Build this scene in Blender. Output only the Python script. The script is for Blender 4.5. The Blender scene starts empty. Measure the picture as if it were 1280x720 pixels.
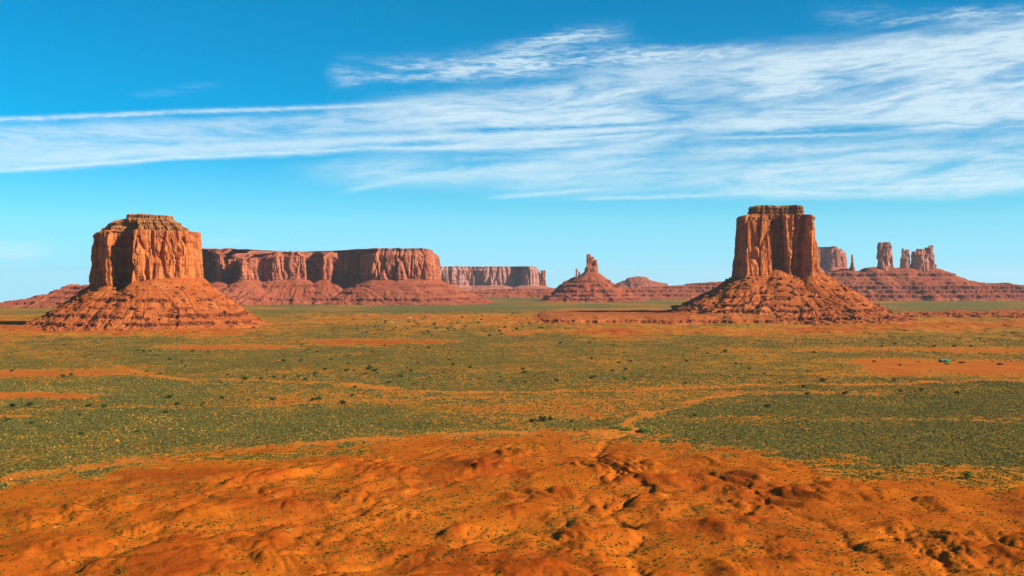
import bpy, math, random
import numpy as np

# ------------------------------------------------------------------ camera, sky, sun, exposure
F = 1372.0      # focal length in photo pixels (1280 wide)
H = 120.0       # camera height above the valley floor
HY = 352.0      # row of the true horizon in the 720-row photo
SUN_EL = math.radians(29.0)
SUN_AZ = math.radians(111.0)          # clockwise from +Y (view direction) : sun right and behind the camera

scn = bpy.context.scene
col = scn.collection
cam_d = bpy.data.cameras.new("camera")
cam = bpy.data.objects.new("camera", cam_d)
col.objects.link(cam)
cam.location = (0, 0, H)
cam.rotation_euler = (math.radians(90), 0, 0)
cam_d.sensor_width = 36.0
cam_d.lens = 36.0 * F / 1280.0
cam_d.shift_y = -(360.0 - HY) / 1280.0
cam_d.clip_start = 1.0
cam_d.clip_end = 200000.0
scn.camera = cam
scn.cycles.max_bounces = 4
scn.cycles.diffuse_bounces = 2
scn.cycles.volume_bounces = 1

scn.view_settings.view_transform = 'Standard'
scn.view_settings.look = 'None'
scn.view_settings.exposure = 0.95
scn.view_settings.gamma = 1.0
scn.view_settings.use_curve_mapping = False

SX, SY, SZ = math.sin(SUN_AZ) * math.cos(SUN_EL), math.cos(SUN_AZ) * math.cos(SUN_EL), math.sin(SUN_EL)
sun_d = bpy.data.lights.new("sun", 'SUN')
sun_d.energy = 5.0
sun_d.angle = math.radians(0.53)
sun_d.color = (1.0, 0.87, 0.70)
sun = bpy.data.objects.new("sun", sun_d)
col.objects.link(sun)
from mathutils import Vector
sun.rotation_euler = Vector((SX, SY, SZ)).to_track_quat('Z', 'Y').to_euler()
sun.location = (0, 0, 1000)


class NG:
    """tiny helper for node graphs"""
    def __init__(self, tree):
        self.t = tree
        self.n = tree.nodes
        self.l = tree.links

    def new(self, typ, **kw):
        nd = self.n.new(typ)
        for k, v in kw.items():
            setattr(nd, k, v)
        return nd

    def put(self, sock, v):
        if isinstance(v, (int, float)):
            sock.default_value = v
        elif isinstance(v, (tuple, list)):
            if len(v) == 3 and sock.type == 'RGBA':
                v = tuple(v) + (1.0,)
            sock.default_value = v
        else:
            self.l.new(v, sock)

    def math(self, op, a, b=None, c=None, clamp=False):
        nd = self.new('ShaderNodeMath', operation=op, use_clamp=clamp)
        self.put(nd.inputs[0], a)
        if b is not None:
            self.put(nd.inputs[1], b)
        if c is not None:
            self.put(nd.inputs[2], c)
        return nd.outputs[0]

    def vmath(self, op, a, b):
        nd = self.new('ShaderNodeVectorMath', operation=op)
        self.put(nd.inputs[0], a)
        self.put(nd.inputs[1], b)
        return nd.outputs[0]

    def noise(self, vec, scale, detail=4.0, rough=0.5, dist=0.0):
        nd = self.new('ShaderNodeTexNoise')
        self.put(nd.inputs['Vector'], vec)
        nd.inputs['Scale'].default_value = scale
        nd.inputs['Detail'].default_value = detail
        nd.inputs['Roughness'].default_value = rough
        nd.inputs['Distortion'].default_value = dist
        return nd.outputs[0]

    def remap(self, v, a, b, c=0.0, d=1.0, smooth=True):
        nd = self.new('ShaderNodeMapRange')
        nd.interpolation_type = 'SMOOTHSTEP' if smooth else 'LINEAR'
        self.put(nd.inputs[0], v)
        for i, x in enumerate((a, b, c, d)):
            self.put(nd.inputs[i + 1], x)
        return nd.outputs[0]

    def mix(self, fac, a, b, blend='MIX'):
        nd = self.new('ShaderNodeMix', data_type='RGBA', blend_type=blend)
        self.put(nd.inputs[0], fac)
        self.put(nd.inputs[6], a)
        self.put(nd.inputs[7], b)
        return nd.outputs[2]


world = bpy.data.worlds.new("World")
scn.world = world
world.use_nodes = True
world.node_tree.nodes.clear()
g = NG(world.node_tree)
out = g.new('ShaderNodeOutputWorld')
bg = g.new('ShaderNodeBackground')
g.l.new(bg.outputs[0], out.inputs[0])
sky = g.new('ShaderNodeTexSky')
sky.sky_type = 'NISHITA'
sky.sun_disc = False
sky.sun_elevation = SUN_EL
sky.sun_rotation = SUN_AZ
sky.altitude = 1600
sky.air_density = 1.0
sky.dust_density = 0.0
sky.ozone_density = 3.0
hs = g.new('ShaderNodeHueSaturation')
hs.inputs['Hue'].default_value = 0.482
hs.inputs['Saturation'].default_value = 1.62
hs.inputs['Value'].default_value = 1.0
g.l.new(g.mix(1.0, sky.outputs[0], (0.74, 0.97, 1.16), 'MULTIPLY'), hs.inputs['Color'])
# cirrus streaks, laid out by compass direction and elevation
tc = g.new('ShaderNodeTexCoord')
sep = g.new('ShaderNodeSeparateXYZ')
g.l.new(tc.outputs['Generated'], sep.inputs[0])
cz = g.new('ShaderNodeCombineXYZ')
g.l.new(sep.outputs[0], cz.inputs[0]); g.l.new(sep.outputs[1], cz.inputs[1])
g.l.new(g.math('MAXIMUM', sep.outputs[2], 0.055), cz.inputs[2])
g.l.new(cz.outputs[0], sky.inputs[0])          # below the horizon the air keeps the horizon's colour
az = g.math('ARCTAN2', sep.outputs[0], sep.outputs[1])
el = g.math('ARCSINE', sep.outputs[2])


def cloud_field():
    """sum of long tapered fibres (azimuth/elevation in thousandths of a radian)"""
    A = g.math('MULTIPLY', az, 1000.0)
    E = g.math('MULTIPLY', el, 1000.0)
    cmb = g.new('ShaderNodeCombineXYZ')
    g.l.new(A, cmb.inputs[0]); g.l.new(E, cmb.inputs[1])
    ae = cmb.outputs[0]
    # wavy warp of elevation
    wv = g.noise(g.vmath('MULTIPLY', ae, (0.006, 0.02, 0)), 1.0, 4, 0.55)
    wv2 = g.noise(g.vmath('MULTIPLY', ae, (0.03, 0.09, 0)), 1.0, 3, 0.5)
    Ew = g.math('ADD', E, g.math('MULTIPLY', g.math('SUBTRACT', wv, 0.5), 15.0))
    Ew = g.math('ADD', Ew, g.math('MULTIPLY', g.math('SUBTRACT', wv2, 0.5), 4.0))

    def ang(px, py):
        a_ = math.atan((px - 640) / F)
        return a_ * 1000, math.atan((HY - py) / F * math.cos(a_)) * 1000

    def line(base, p0, p1):
        """height above the line p0-p1"""
        a0, e0 = ang(*p0); a1, e1 = ang(*p1)
        sl = (e1 - e0) / (a1 - a0)
        return g.math('SUBTRACT', base, g.math('MULTIPLY_ADD', A, sl, e0 - sl * a0))

    def ends(px0, px1, t0, t1):
        a0 = ang(px0, 200)[0]; a1 = ang(px1, 200)[0]
        return g.math('MULTIPLY', g.remap(A, a0, a0 + t0 * 0.73), g.remap(A, a1 - t1 * 0.73, a1, 1.0, 0.0))

    def raw(base, sx, sy, seed, det):
        c2 = g.new('ShaderNodeCombineXYZ')
        g.l.new(g.math('MULTIPLY', A, sx), c2.inputs[0]); g.l.new(g.math('MULTIPLY', base, sy), c2.inputs[1])
        c2.inputs[2].default_value = seed
        return g.noise(c2.outputs[0], 1.0, det, 0.64, 0.5)
    Lb = line(Ew, (0, 200), (1280, 140))
    N1 = raw(Lb, 0.009, 0.055, 1.0, 7); N2 = raw(Lb, 0.03, 0.22, 10.0, 4); N3 = raw(line(E, (0, 200), (1280, 180)), 0.055, 0.3, 20.0, 4)
    NV = g.math('MULTIPLY', g.remap(N1, 0.30, 0.60, 0.22, 1.0), g.remap(N2, 0.25, 0.6, 0.62, 1.0))
    NF = g.remap(N3, 0.3, 0.6, 0.45, 1.0)
    NW = g.math('MULTIPLY', g.remap(N1, 0.38, 0.60, 0.1, 1.0), g.remap(N3, 0.35, 0.62, 0.25, 1.0))   # ragged wisps

    def slab(px0, top0, bot0, px1, top1, bot1, st, sb, te, amp, seed):
        """sheet of cirrus between two lines"""
        dt = line(Ew, (px0, top0), (px1, top1)); db = line(Ew, (px0, bot0), (px1, bot1))
        m = g.math('MULTIPLY', g.remap(dt, st * 0.73, -st * 0.73, 0.0, 1.0), g.remap(db, -sb * 0.73, sb * 0.73, 0.0, 1.0))
        return g.math('MULTIPLY', g.math('MULTIPLY', m, ends(px0, px1, te, te)), g.math('MULTIPLY', NV, amp))

    def fib(px0, py0, px1, py1, w, amp, seed, te=30, warp=0, tx=None):
        dE = line(Ew if warp else Es, (px0, py0), (px1, py1))
        q = g.math('DIVIDE', dE, w * 0.73)
        gs = g.math('EXPONENT', g.math('MULTIPLY', g.math('MULTIPLY', q, q), -1.0))
        return g.math('MULTIPLY', g.math('MULTIPLY', gs, ends(px0, px1, te, te)), g.math('MULTIPLY', NW if warp == 2 else NF, amp))

    wv3 = g.noise(g.vmath('MULTIPLY', ae, (0.12, 0.3, 0)), 1.0, 3, 0.6)
    Es = g.math('ADD', E, g.math('MULTIPLY', g.math('SUBTRACT', wv3, 0.5), 2.6))

    def union(fs):
        tot = None
        for f in fs:
            inv = g.math('SUBTRACT', 1.0, f, clamp=True)
            tot = inv if tot is None else g.math('MULTIPLY', tot, inv)
        return tot
    veil = g.math('SUBTRACT', 1.0, union([
        slab(-500, 160, 226, 560, 130, 180, 6, 4, 160, 0.74, 1.0),
        slab(380, 140, 196, 960, 52, 168, 16, 8, 170, 1.0, 2.0),
        slab(800, 74, 172, 1800, -60, 140, 18, 10, 160, 1.05, 3.0),
        slab(330, 204, 222, 960, 172, 244, 8, 16, 160, 0.72, 4.0),
        slab(800, 178, 250, 1800, 150, 218, 8, 9, 160, 0.92, 5.0),
        slab(1500, 60, 230, 3600, 20, 200, 40, 30, 300, 0.7, 6.0)]))
    gap = union([
        fib(540, 164, 850, 154, 3.2, 0.9, 31, 60), fib(850, 170, 1190, 154, 7, 0.85, 32, 90, 1), fib(660, 84, 960, 70, 7, 0.85, 33, 70, 1),
        fib(980, 36, 1190, 28, 9, 0.8, 34, 70, 1), fib(1050, 204, 1330, 200, 4, 0.6, 35, 60, 1), fib(930, 204, 1010, 196, 6, 0.5, 36, 30, 1),
        fib(480, 205, 760, 200, 5, 0.5, 37, 90, 1), fib(560, 112, 780, 92, 9, 0.8, 38, 80, 1), fib(-200, 160, 300, 148, 5, 0.4, 39, 90, 1), fib(260, 172, 620, 160, 5, 0.5, 40, 120, 1), fib(760, 214, 1000, 192, 6, 0.5, 30, 90, 1), fib(740, 128, 1100, 122, 5, 0.45, 29, 120, 1), fib(1080, 186, 1500, 176, 5, 0.5, 28, 90, 1)])
    veil = g.math('MULTIPLY', veil, gap)
    streaks = union([
        fib(-500, 158, 260, 138, 2.6, 0.85, 41, 60), fib(200, 140, 540, 128, 2.8, 0.75, 42, 60),
        fib(-300, 232, 240, 195, 2.3, 0.95, 43, 40), fib(190, 198, 470, 185, 2.3, 0.85, 44, 40), fib(430, 186, 760, 180, 2.2, 0.7, 45, 60),
        fib(-300, 226, 200, 188, 5, 0.7, 46, 50), fib(130, 192, 450, 174, 5, 0.7, 47, 60), fib(400, 176, 700, 166, 3.5, 0.8, 48, 60), fib(640, 169, 880, 154, 3.5, 0.9, 49, 50),
        fib(820, 158, 1340, 140, 4, 0.6, 50, 80), fib(640, 178, 830, 166, 2.0, 0.8, 51, 40), fib(860, 173, 1120, 166, 2.0, 0.6, 52, 60),
        fib(405, 244, 560, 214, 3.5, 0.5, 53, 60), fib(500, 226, 700, 204, 6, 0.6, 54, 60), fib(640, 212, 900, 156, 7, 0.65, 55, 70),
        fib(590, 249, 780, 234, 2.4, 0.6, 56, 60), fib(690, 249, 930, 243, 2.4, 0.6, 57, 70), fib(980, 236, 1500, 222, 2.2, 0.7, 58, 90),
        fib(400, 94, 700, 74, 13, 1.0, 59, 40, 2), fib(540, 84, 880, 66, 13, 1.0, 60, 110, 2), fib(610, 60, 810, 34, 9, 1.0, 61, 90, 2), fib(700, 82, 1000, 60, 12, 0.9, 68, 110, 2),
        fib(1000, 20, 1420, 14, 9, 0.9, 62, 110, 2), fib(-300, 318, 90, 312, 9, 0.5, 63, 60, 1), fib(235, 300, 330, 300, 4, 0.22, 64, 40, 1), fib(760, 96, 1000, 88, 2.5, 0.5, 65, 60, 1),
        fib(200, 110, 290, 101, 5, 0.4, 66, 50, 2), fib(150, 119, 230, 112, 4, 0.35, 67, 40, 2)])
    return g.math('SUBTRACT', 1.0, g.math('MULTIPLY', g.math('SUBTRACT', 1.0, veil, clamp=True), streaks), clamp=True)


cloud = g.math('MULTIPLY', cloud_field(), 0.76)
lowsky = g.mix(g.remap(el, 0.14, 0.0, 0.0, 0.75), hs.outputs[0], (3.9, 8.3, 9.9))   # the pale air low over the horizon
skycol = g.mix(cloud, lowsky, (7.4, 8.7, 9.2))
g.l.new(skycol, bg.inputs[0])
bg.inputs[1].default_value = 0.0582

# ------------------------------------------------------------------ numeric helpers
def hsh(ix, iy, iz, seed):
    ix = ix.astype(np.int64); iy = iy.astype(np.int64); iz = iz.astype(np.int64)
    h = (ix * 374761393 + iy * 668265263 + iz * 2147483647 + seed * 1274126177) & 0xFFFFFFFF
    h = ((h ^ (h >> 13)) * 1274126177) & 0xFFFFFFFF
    h = h ^ (h >> 16)
    h = (h * 2246822519) & 0xFFFFFFFF
    h = h ^ (h >> 15)
    return h


_G2 = np.array([(math.cos(a), math.sin(a)) for a in np.linspace(0, 2 * math.pi, 17)[:-1]])


def perlin2(x, y, seed=0):
    xi = np.floor(x); yi = np.floor(y)
    xf = x - xi; yf = y - yi
    u = xf ** 3 * (xf * (xf * 6 - 15) + 10); v = yf ** 3 * (yf * (yf * 6 - 15) + 10)
    z0 = np.zeros_like(xi)

    def gr(dx, dy):
        k = hsh(xi + dx, yi + dy, z0, seed) & 15
        gg = _G2[k]
        return gg[..., 0] * (xf - dx) + gg[..., 1] * (yf - dy)
    a = gr(0, 0) * (1 - u) + gr(1, 0) * u
    b = gr(0, 1) * (1 - u) + gr(1, 1) * u
    return (a * (1 - v) + b * v) * 1.5


_r = np.random.RandomState(5)
_G3 = _r.normal(size=(64, 3)); _G3 /= np.linalg.norm(_G3, axis=1)[:, None]


def perlin3(x, y, z, seed=0):
    xi = np.floor(x); yi = np.floor(y); zi = np.floor(z)
    xf = x - xi; yf = y - yi; zf = z - zi
    u = xf * xf * (3 - 2 * xf); v = yf * yf * (3 - 2 * yf); w = zf * zf * (3 - 2 * zf)
    r = 0
    for dx in (0, 1):
        for dy in (0, 1):
            for dz in (0, 1):
                k = hsh(xi + dx, yi + dy, zi + dz, seed) & 63
                gg = _G3[k]
                d = gg[..., 0] * (xf - dx) + gg[..., 1] * (yf - dy) + gg[..., 2] * (zf - dz)
                r = r + d * (u if dx else 1 - u) * (v if dy else 1 - v) * (w if dz else 1 - w)
    return r * 1.5


def fbm2(x, y, seed=0, octv=4, gain=0.5):
    r = 0; a = 1.0; t = 0
    for i in range(octv):
        r = r + a * perlin2(x * 2 ** i + 7.3 * i, y * 2 ** i - 3.1 * i, seed + i)
        t += a; a *= gain
    return r / t


def fbm3(x, y, z, seed=0, octv=3, gain=0.5):
    r = 0; a = 1.0; t = 0
    for i in range(octv):
        r = r + a * perlin3(x * 2 ** i + 7.3 * i, y * 2 ** i - 3.1 * i, z * 2 ** i, seed + i)
        t += a; a *= gain
    return r / t


def worley2(x, y, seed=0):
    xi = np.floor(x); yi = np.floor(y); z0 = np.zeros_like(xi)
    f1 = np.full(x.shape, 9.0); f2 = np.full(x.shape, 9.0); idv = np.zeros(x.shape)
    for dx in (-1, 0, 1):
        for dy in (-1, 0, 1):
            h = hsh(xi + dx, yi + dy, z0, seed)
            px = xi + dx + (h & 1023) / 1023.0; py = yi + dy + ((h >> 10) & 1023) / 1023.0
            d = np.sqrt((px - x) ** 2 + (py - y) ** 2)
            nid = ((h >> 20) & 1023) / 1023.0
            closer = d < f1
            f2 = np.where(closer, f1, np.minimum(f2, d))
            idv = np.where(closer, nid, idv)
            f1 = np.where(closer, d, f1)
    return f1, f2, idv


def worley3(x, y, z, seed=0):
    xi = np.floor(x); yi = np.floor(y); zi = np.floor(z)
    f1 = np.full(x.shape, 9.0); f2 = np.full(x.shape, 9.0); idv = np.zeros(x.shape)
    for dx in (-1, 0, 1):
        for dy in (-1, 0, 1):
            for dz in (-1, 0, 1):
                h = hsh(xi + dx, yi + dy, zi + dz, seed)
                px = xi + dx + (h & 255) / 255.0; py = yi + dy + ((h >> 8) & 255) / 255.0
                pz = zi + dz + ((h >> 16) & 255) / 255.0
                d = np.sqrt((px - x) ** 2 + (py - y) ** 2 + (pz - z) ** 2)
                nid = ((h >> 22) & 1023) / 1023.0
                closer = d < f1
                f2 = np.where(closer, f1, np.minimum(f2, d))
                idv = np.where(closer, nid, idv)
                f1 = np.where(closer, d, f1)
    return f1, f2, idv


def sstep(a, b, x):
    t = np.clip((x - a) / (b - a), 0, 1)
    return t * t * (3 - 2 * t)


def W(px, Y):                 # photo column at a distance -> world x
    return (px - 640.0) / F * Y


def ZZ(py, Y):                # photo row at a distance -> world height
    return H + (HY - py) / F * Y


def gnd(px, py):              # photo position on the flat ground
    Y = H * F / (py - HY)
    return W(px, Y), Y


def mesh_np(name, V, quads=None, tris=None, mat=None, smooth=False, mats=None, midx=None):
    me = bpy.data.meshes.new(name)
    V = np.asarray(V, dtype=np.float32)
    nq = 0 if quads is None else len(quads)
    nt = 0 if tris is None else len(tris)
    me.vertices.add(len(V)); me.vertices.foreach_set('co', V.ravel())
    loops = []
    if nq: loops.append(np.asarray(quads, dtype=np.int32).ravel())
    if nt: loops.append(np.asarray(tris, dtype=np.int32).ravel())
    L = np.concatenate(loops)
    me.loops.add(len(L)); me.loops.foreach_set('vertex_index', L)
    me.polygons.add(nq + nt)
    st = np.concatenate([np.arange(nq) * 4, nq * 4 + np.arange(nt) * 3]).astype(np.int32)
    me.polygons.foreach_set('loop_start', st)
    me.polygons.foreach_set('use_smooth', np.full(nq + nt, smooth, dtype=bool))
    if mat: me.materials.append(mat)
    me.update(calc_edges=True)
    me.validate()
    return me


def attr_color(me, name, C):
    a = me.attributes.new(name, 'FLOAT_COLOR', 'POINT')
    C = np.concatenate([C, np.ones((len(C), 1))], axis=1).astype(np.float32)
    a.data.foreach_set('color', C.ravel())


def attr_float(me, name, v):
    a = me.attributes.new(name, 'FLOAT', 'POINT')
    a.data.foreach_set('value', np.asarray(v, dtype=np.float32).ravel())


def link(name, me, parent=None, loc=None):
    o = bpy.data.objects.new(name, me)
    col.objects.link(o)
    if loc is not None: o.location = loc
    if parent is not None: o.parent = parent
    return o


def tag(o, label=None, cat=None, group=None, kind=None):
    if label: o['label'] = label
    if cat: o['category'] = cat
    if group: o['group'] = group
    if kind: o['kind'] = kind
    return o


def thing(name, label, cat, loc, group=None):
    o = bpy.data.objects.new(name, None)
    col.objects.link(o); o.location = loc
    o.empty_display_size = 5
    return tag(o, label, cat, group)


def grid_quads(nr, nc, wrap=False):
    r = np.arange(nr - 1)[:, None]; c = np.arange(nc if wrap else nc - 1)[None, :]
    c1 = (c + 1) % nc
    a = r * nc + c; b = r * nc + c1; d = (r + 1) * nc + c; e = (r + 1) * nc + c1
    return np.stack([a, b, e, d], axis=-1).reshape(-1, 4)


# ------------------------------------------------------------------ materials
def new_mat(name):
    m = bpy.data.materials.new(name)
    m.use_nodes = True
    m.node_tree.nodes.clear()
    gg = NG(m.node_tree)
    o = gg.new('ShaderNodeOutputMaterial')
    b = gg.new('ShaderNodeBsdfPrincipled')
    b.inputs['Roughness'].default_value = 0.92
    b.inputs['Specular IOR Level'].default_value = 0.0
    gg.l.new(b.outputs[0], o.inputs[0])
    return m, gg, b


def rock_mat(name, c_lo, c_hi, c_dark, c_pale, strata=0.10, streak=0.05, k=1.0, streak_amt=0.7, green=0.0, bump=1.0, steep=0.0):
    m, q, b = new_mat(name)
    geo = q.new('ShaderNodeNewGeometry')
    P = geo.outputs['Position']
    P = q.vmath('MULTIPLY', P, (k, k, k))
    st = q.noise(q.vmath('MULTIPLY', P, (0.004, 0.004, strata)), 1.0, 5, 0.6, 0.2)
    c = q.mix(q.remap(st, 0.35, 0.65), c_lo, c_hi)
    blot = q.noise(P, 0.02, 5, 0.6)
    c = q.mix(q.remap(blot, 0.5, 0.75, 0, 0.55), c, c_pale)
    vs = q.noise(q.vmath('MULTIPLY', P, (streak, streak, streak * 0.07)), 1.0, 5, 0.62)
    c = q.mix(q.remap(vs, 0.50, 0.68, 0.0, streak_amt), c, c_dark)
    vs2 = q.noise(q.vmath('MULTIPLY', P, (streak * 3.5, streak * 3.5, streak * 0.2)), 1.0, 4, 0.6)
    c = q.mix(q.remap(vs2, 0.55, 0.72, 0.0, streak_amt * 0.6), c, c_dark)
    fine = q.noise(P, 0.35, 4, 0.7)
    c = q.mix(q.remap(fine, 0.3, 0.7, 0.0, 0.35), c, q.mix(0.5, c, c_dark))
    if green > 0:
        sp = q.new('ShaderNodeSeparateXYZ'); q.l.new(geo.outputs['Normal'], sp.inputs[0])
        gn = q.noise(P, 0.16, 3, 0.7)
        gn = q.math('MULTIPLY', q.remap(gn, 0.45, 0.6, 0, green), q.remap(sp.outputs[2], 0.80, 0.97))
        c = q.mix(gn, c, (0.13, 0.12, 0.035))
    if steep > 0:      # varnished ledges between the rubble, undercut shade painted into their steep faces
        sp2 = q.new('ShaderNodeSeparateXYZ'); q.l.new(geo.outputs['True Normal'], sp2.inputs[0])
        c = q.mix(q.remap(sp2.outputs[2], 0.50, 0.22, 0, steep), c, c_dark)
    c = q.mix(1.0, c, (0.92, 0.90, 0.90), 'MULTIPLY')
    q.l.new(c, b.inputs['Base Color'])
    bn = q.noise(P, 0.22, 6, 0.7)
    bp = q.new('ShaderNodeBump'); bp.inputs['Distance'].default_value = 2.2 * bump / k
    bp.inputs['Strength'].default_value = 0.8
    q.l.new(bn, bp.inputs['Height']); q.l.new(bp.outputs[0], b.inputs['Normal'])
    return m


M_cliff = rock_mat('red_sandstone', (0.44, 0.120, 0.034), (0.54, 0.185, 0.052), (0.10, 0.030, 0.018), (0.58, 0.25, 0.085))
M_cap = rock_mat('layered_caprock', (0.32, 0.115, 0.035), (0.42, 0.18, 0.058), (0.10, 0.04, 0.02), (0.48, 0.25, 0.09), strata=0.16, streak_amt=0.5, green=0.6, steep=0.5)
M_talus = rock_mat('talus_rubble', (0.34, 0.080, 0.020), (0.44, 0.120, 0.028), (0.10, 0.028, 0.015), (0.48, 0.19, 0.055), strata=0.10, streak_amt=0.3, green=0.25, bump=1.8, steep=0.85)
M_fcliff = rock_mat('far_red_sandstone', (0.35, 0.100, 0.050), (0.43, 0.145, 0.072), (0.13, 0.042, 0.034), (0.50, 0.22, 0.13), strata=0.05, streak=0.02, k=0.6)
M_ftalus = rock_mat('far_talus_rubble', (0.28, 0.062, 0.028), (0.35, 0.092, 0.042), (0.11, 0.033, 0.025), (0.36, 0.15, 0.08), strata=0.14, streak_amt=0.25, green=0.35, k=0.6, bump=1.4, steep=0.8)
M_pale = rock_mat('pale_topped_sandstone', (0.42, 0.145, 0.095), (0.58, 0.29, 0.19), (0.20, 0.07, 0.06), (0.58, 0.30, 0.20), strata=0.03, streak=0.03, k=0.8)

M_haze_tint = rock_mat('haze_tinted_sandstone', (0.36, 0.150, 0.115), (0.46, 0.23, 0.175), (0.19, 0.085, 0.08), (0.48, 0.27, 0.21), strata=0.03, streak=0.03, k=0.6, streak_amt=0.5)  # distance haze put into the far mesa's rock colour as mauve
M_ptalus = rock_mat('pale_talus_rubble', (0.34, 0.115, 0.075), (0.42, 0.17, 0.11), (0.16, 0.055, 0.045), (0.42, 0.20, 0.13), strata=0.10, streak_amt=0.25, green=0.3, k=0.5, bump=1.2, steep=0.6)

# ------------------------------------------------------------------ ground
def poly_dist(u, v, pts):
    """distance of points (u,v) to a polyline, and parameter"""
    d = np.full(u.shape, 1e9)
    for (x0, y0), (x1, y1) in zip(pts[:-1], pts[1:]):
        dx, dy = x1 - x0, y1 - y0
        t = np.clip(((u - x0) * dx + (v - y0) * dy) / (dx * dx + dy * dy + 1e-9), 0, 1)
        d = np.minimum(d, np.hypot(u - x0 - t * dx, v - y0 - t * dy))
    return d


def gp(pts):
    return [gnd(*p) for p in pts]


EDGE = [(-900, 760), (-300, 660), (0, 612), (100, 590), (200, 575), (330, 562), (450, 553), (600, 543), (700, 541), (760, 545),
        (800, 548), (850, 552), (900, 560), (1000, 573), (1100, 580), (1280, 588), (1700, 600), (2600, 640)]
EW = np.array(gp(EDGE))           # world line where the bare badland meets the sage flat
MOUNDS = [(610, 588, 52, 4.5), (235, 610, 42, 3), (170, 603, 30, 2.2), (300, 640, 55, 4.0), (400, 630, 34, 3),
          (230, 700, 105, 6.5), (330, 700, 70, 4.5), (585, 664, 46, 4), (520, 690, 70, 4.0), (495, 648, 30, 2), (795, 604, 46, 3.5),
          (935, 590, 36, 3.0), (875, 578, 44, 2.5), (810, 641, 52, 3.5), (705, 622, 30, 2.8), (880, 650, 50, 3.0), (960, 655, 60, 3.5),
          (1030, 600, 22, 2.5), (1110, 616, 26, 2.4), (1025, 650, 36, 3.2), (720, 680, 64, 4.0), (825, 688, 50, 3.5),
          (945, 712, 66, 4.0), (1205, 696, 34, 4.0), (1130, 704, 60, 3.0), (1090, 640, 60, 2.5), (1200, 640, 60, 2.5),
          (430, 705, 60, 3.5), (60, 690, 70, 3.5), (80, 640, 50, 2.0), (660, 640, 40, 2.0), (150, 660, 50, 2.4), (640, 712, 80, 4.5),
          (370, 668, 40, 3.0), (780, 572, 40, 1.6), (980, 622, 40, 2.0), (1260, 668, 50, 3.0), (1250, 610, 40, 1.5)]
GULLY = [([(800, 538), (762, 545), (753, 560), (741, 575), (766, 590), (800, 607), (812, 618), (784, 629), (757, 645), (788, 658), (801, 672), (780, 690), (800, 708), (790, 740)], 3.0, 5.0),
         ([(770, 590), (830, 590), (888, 592), (912, 606), (936, 616), (962, 625), (930, 642), (950, 655)], 2.8, 4.0),
         ([(912, 606), (990, 640), (1012, 650), (1044, 662), (1066, 682), (1100, 705), (1140, 730)], 2.4, 5.0),
         ([(645, 655), (600, 668), (560, 682), (490, 702), (420, 716), (350, 735)], 3.0, 6.0),
         ([(640, 590), (575, 600), (540, 612), (500, 622), (430, 650), (370, 655)], 2.2, 6.0),
         ([(480, 620), (430, 640), (300, 660), (200, 665), (110, 700), (40, 720)], 2.2, 7.0),
         ([(1280, 690), (1200, 672), (1120, 668), (1066, 682)], 2.5, 5.0),
         ([(1190, 720), (1170, 700), (1150, 690), (1120, 668)], 3.0, 4.0)]


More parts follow.
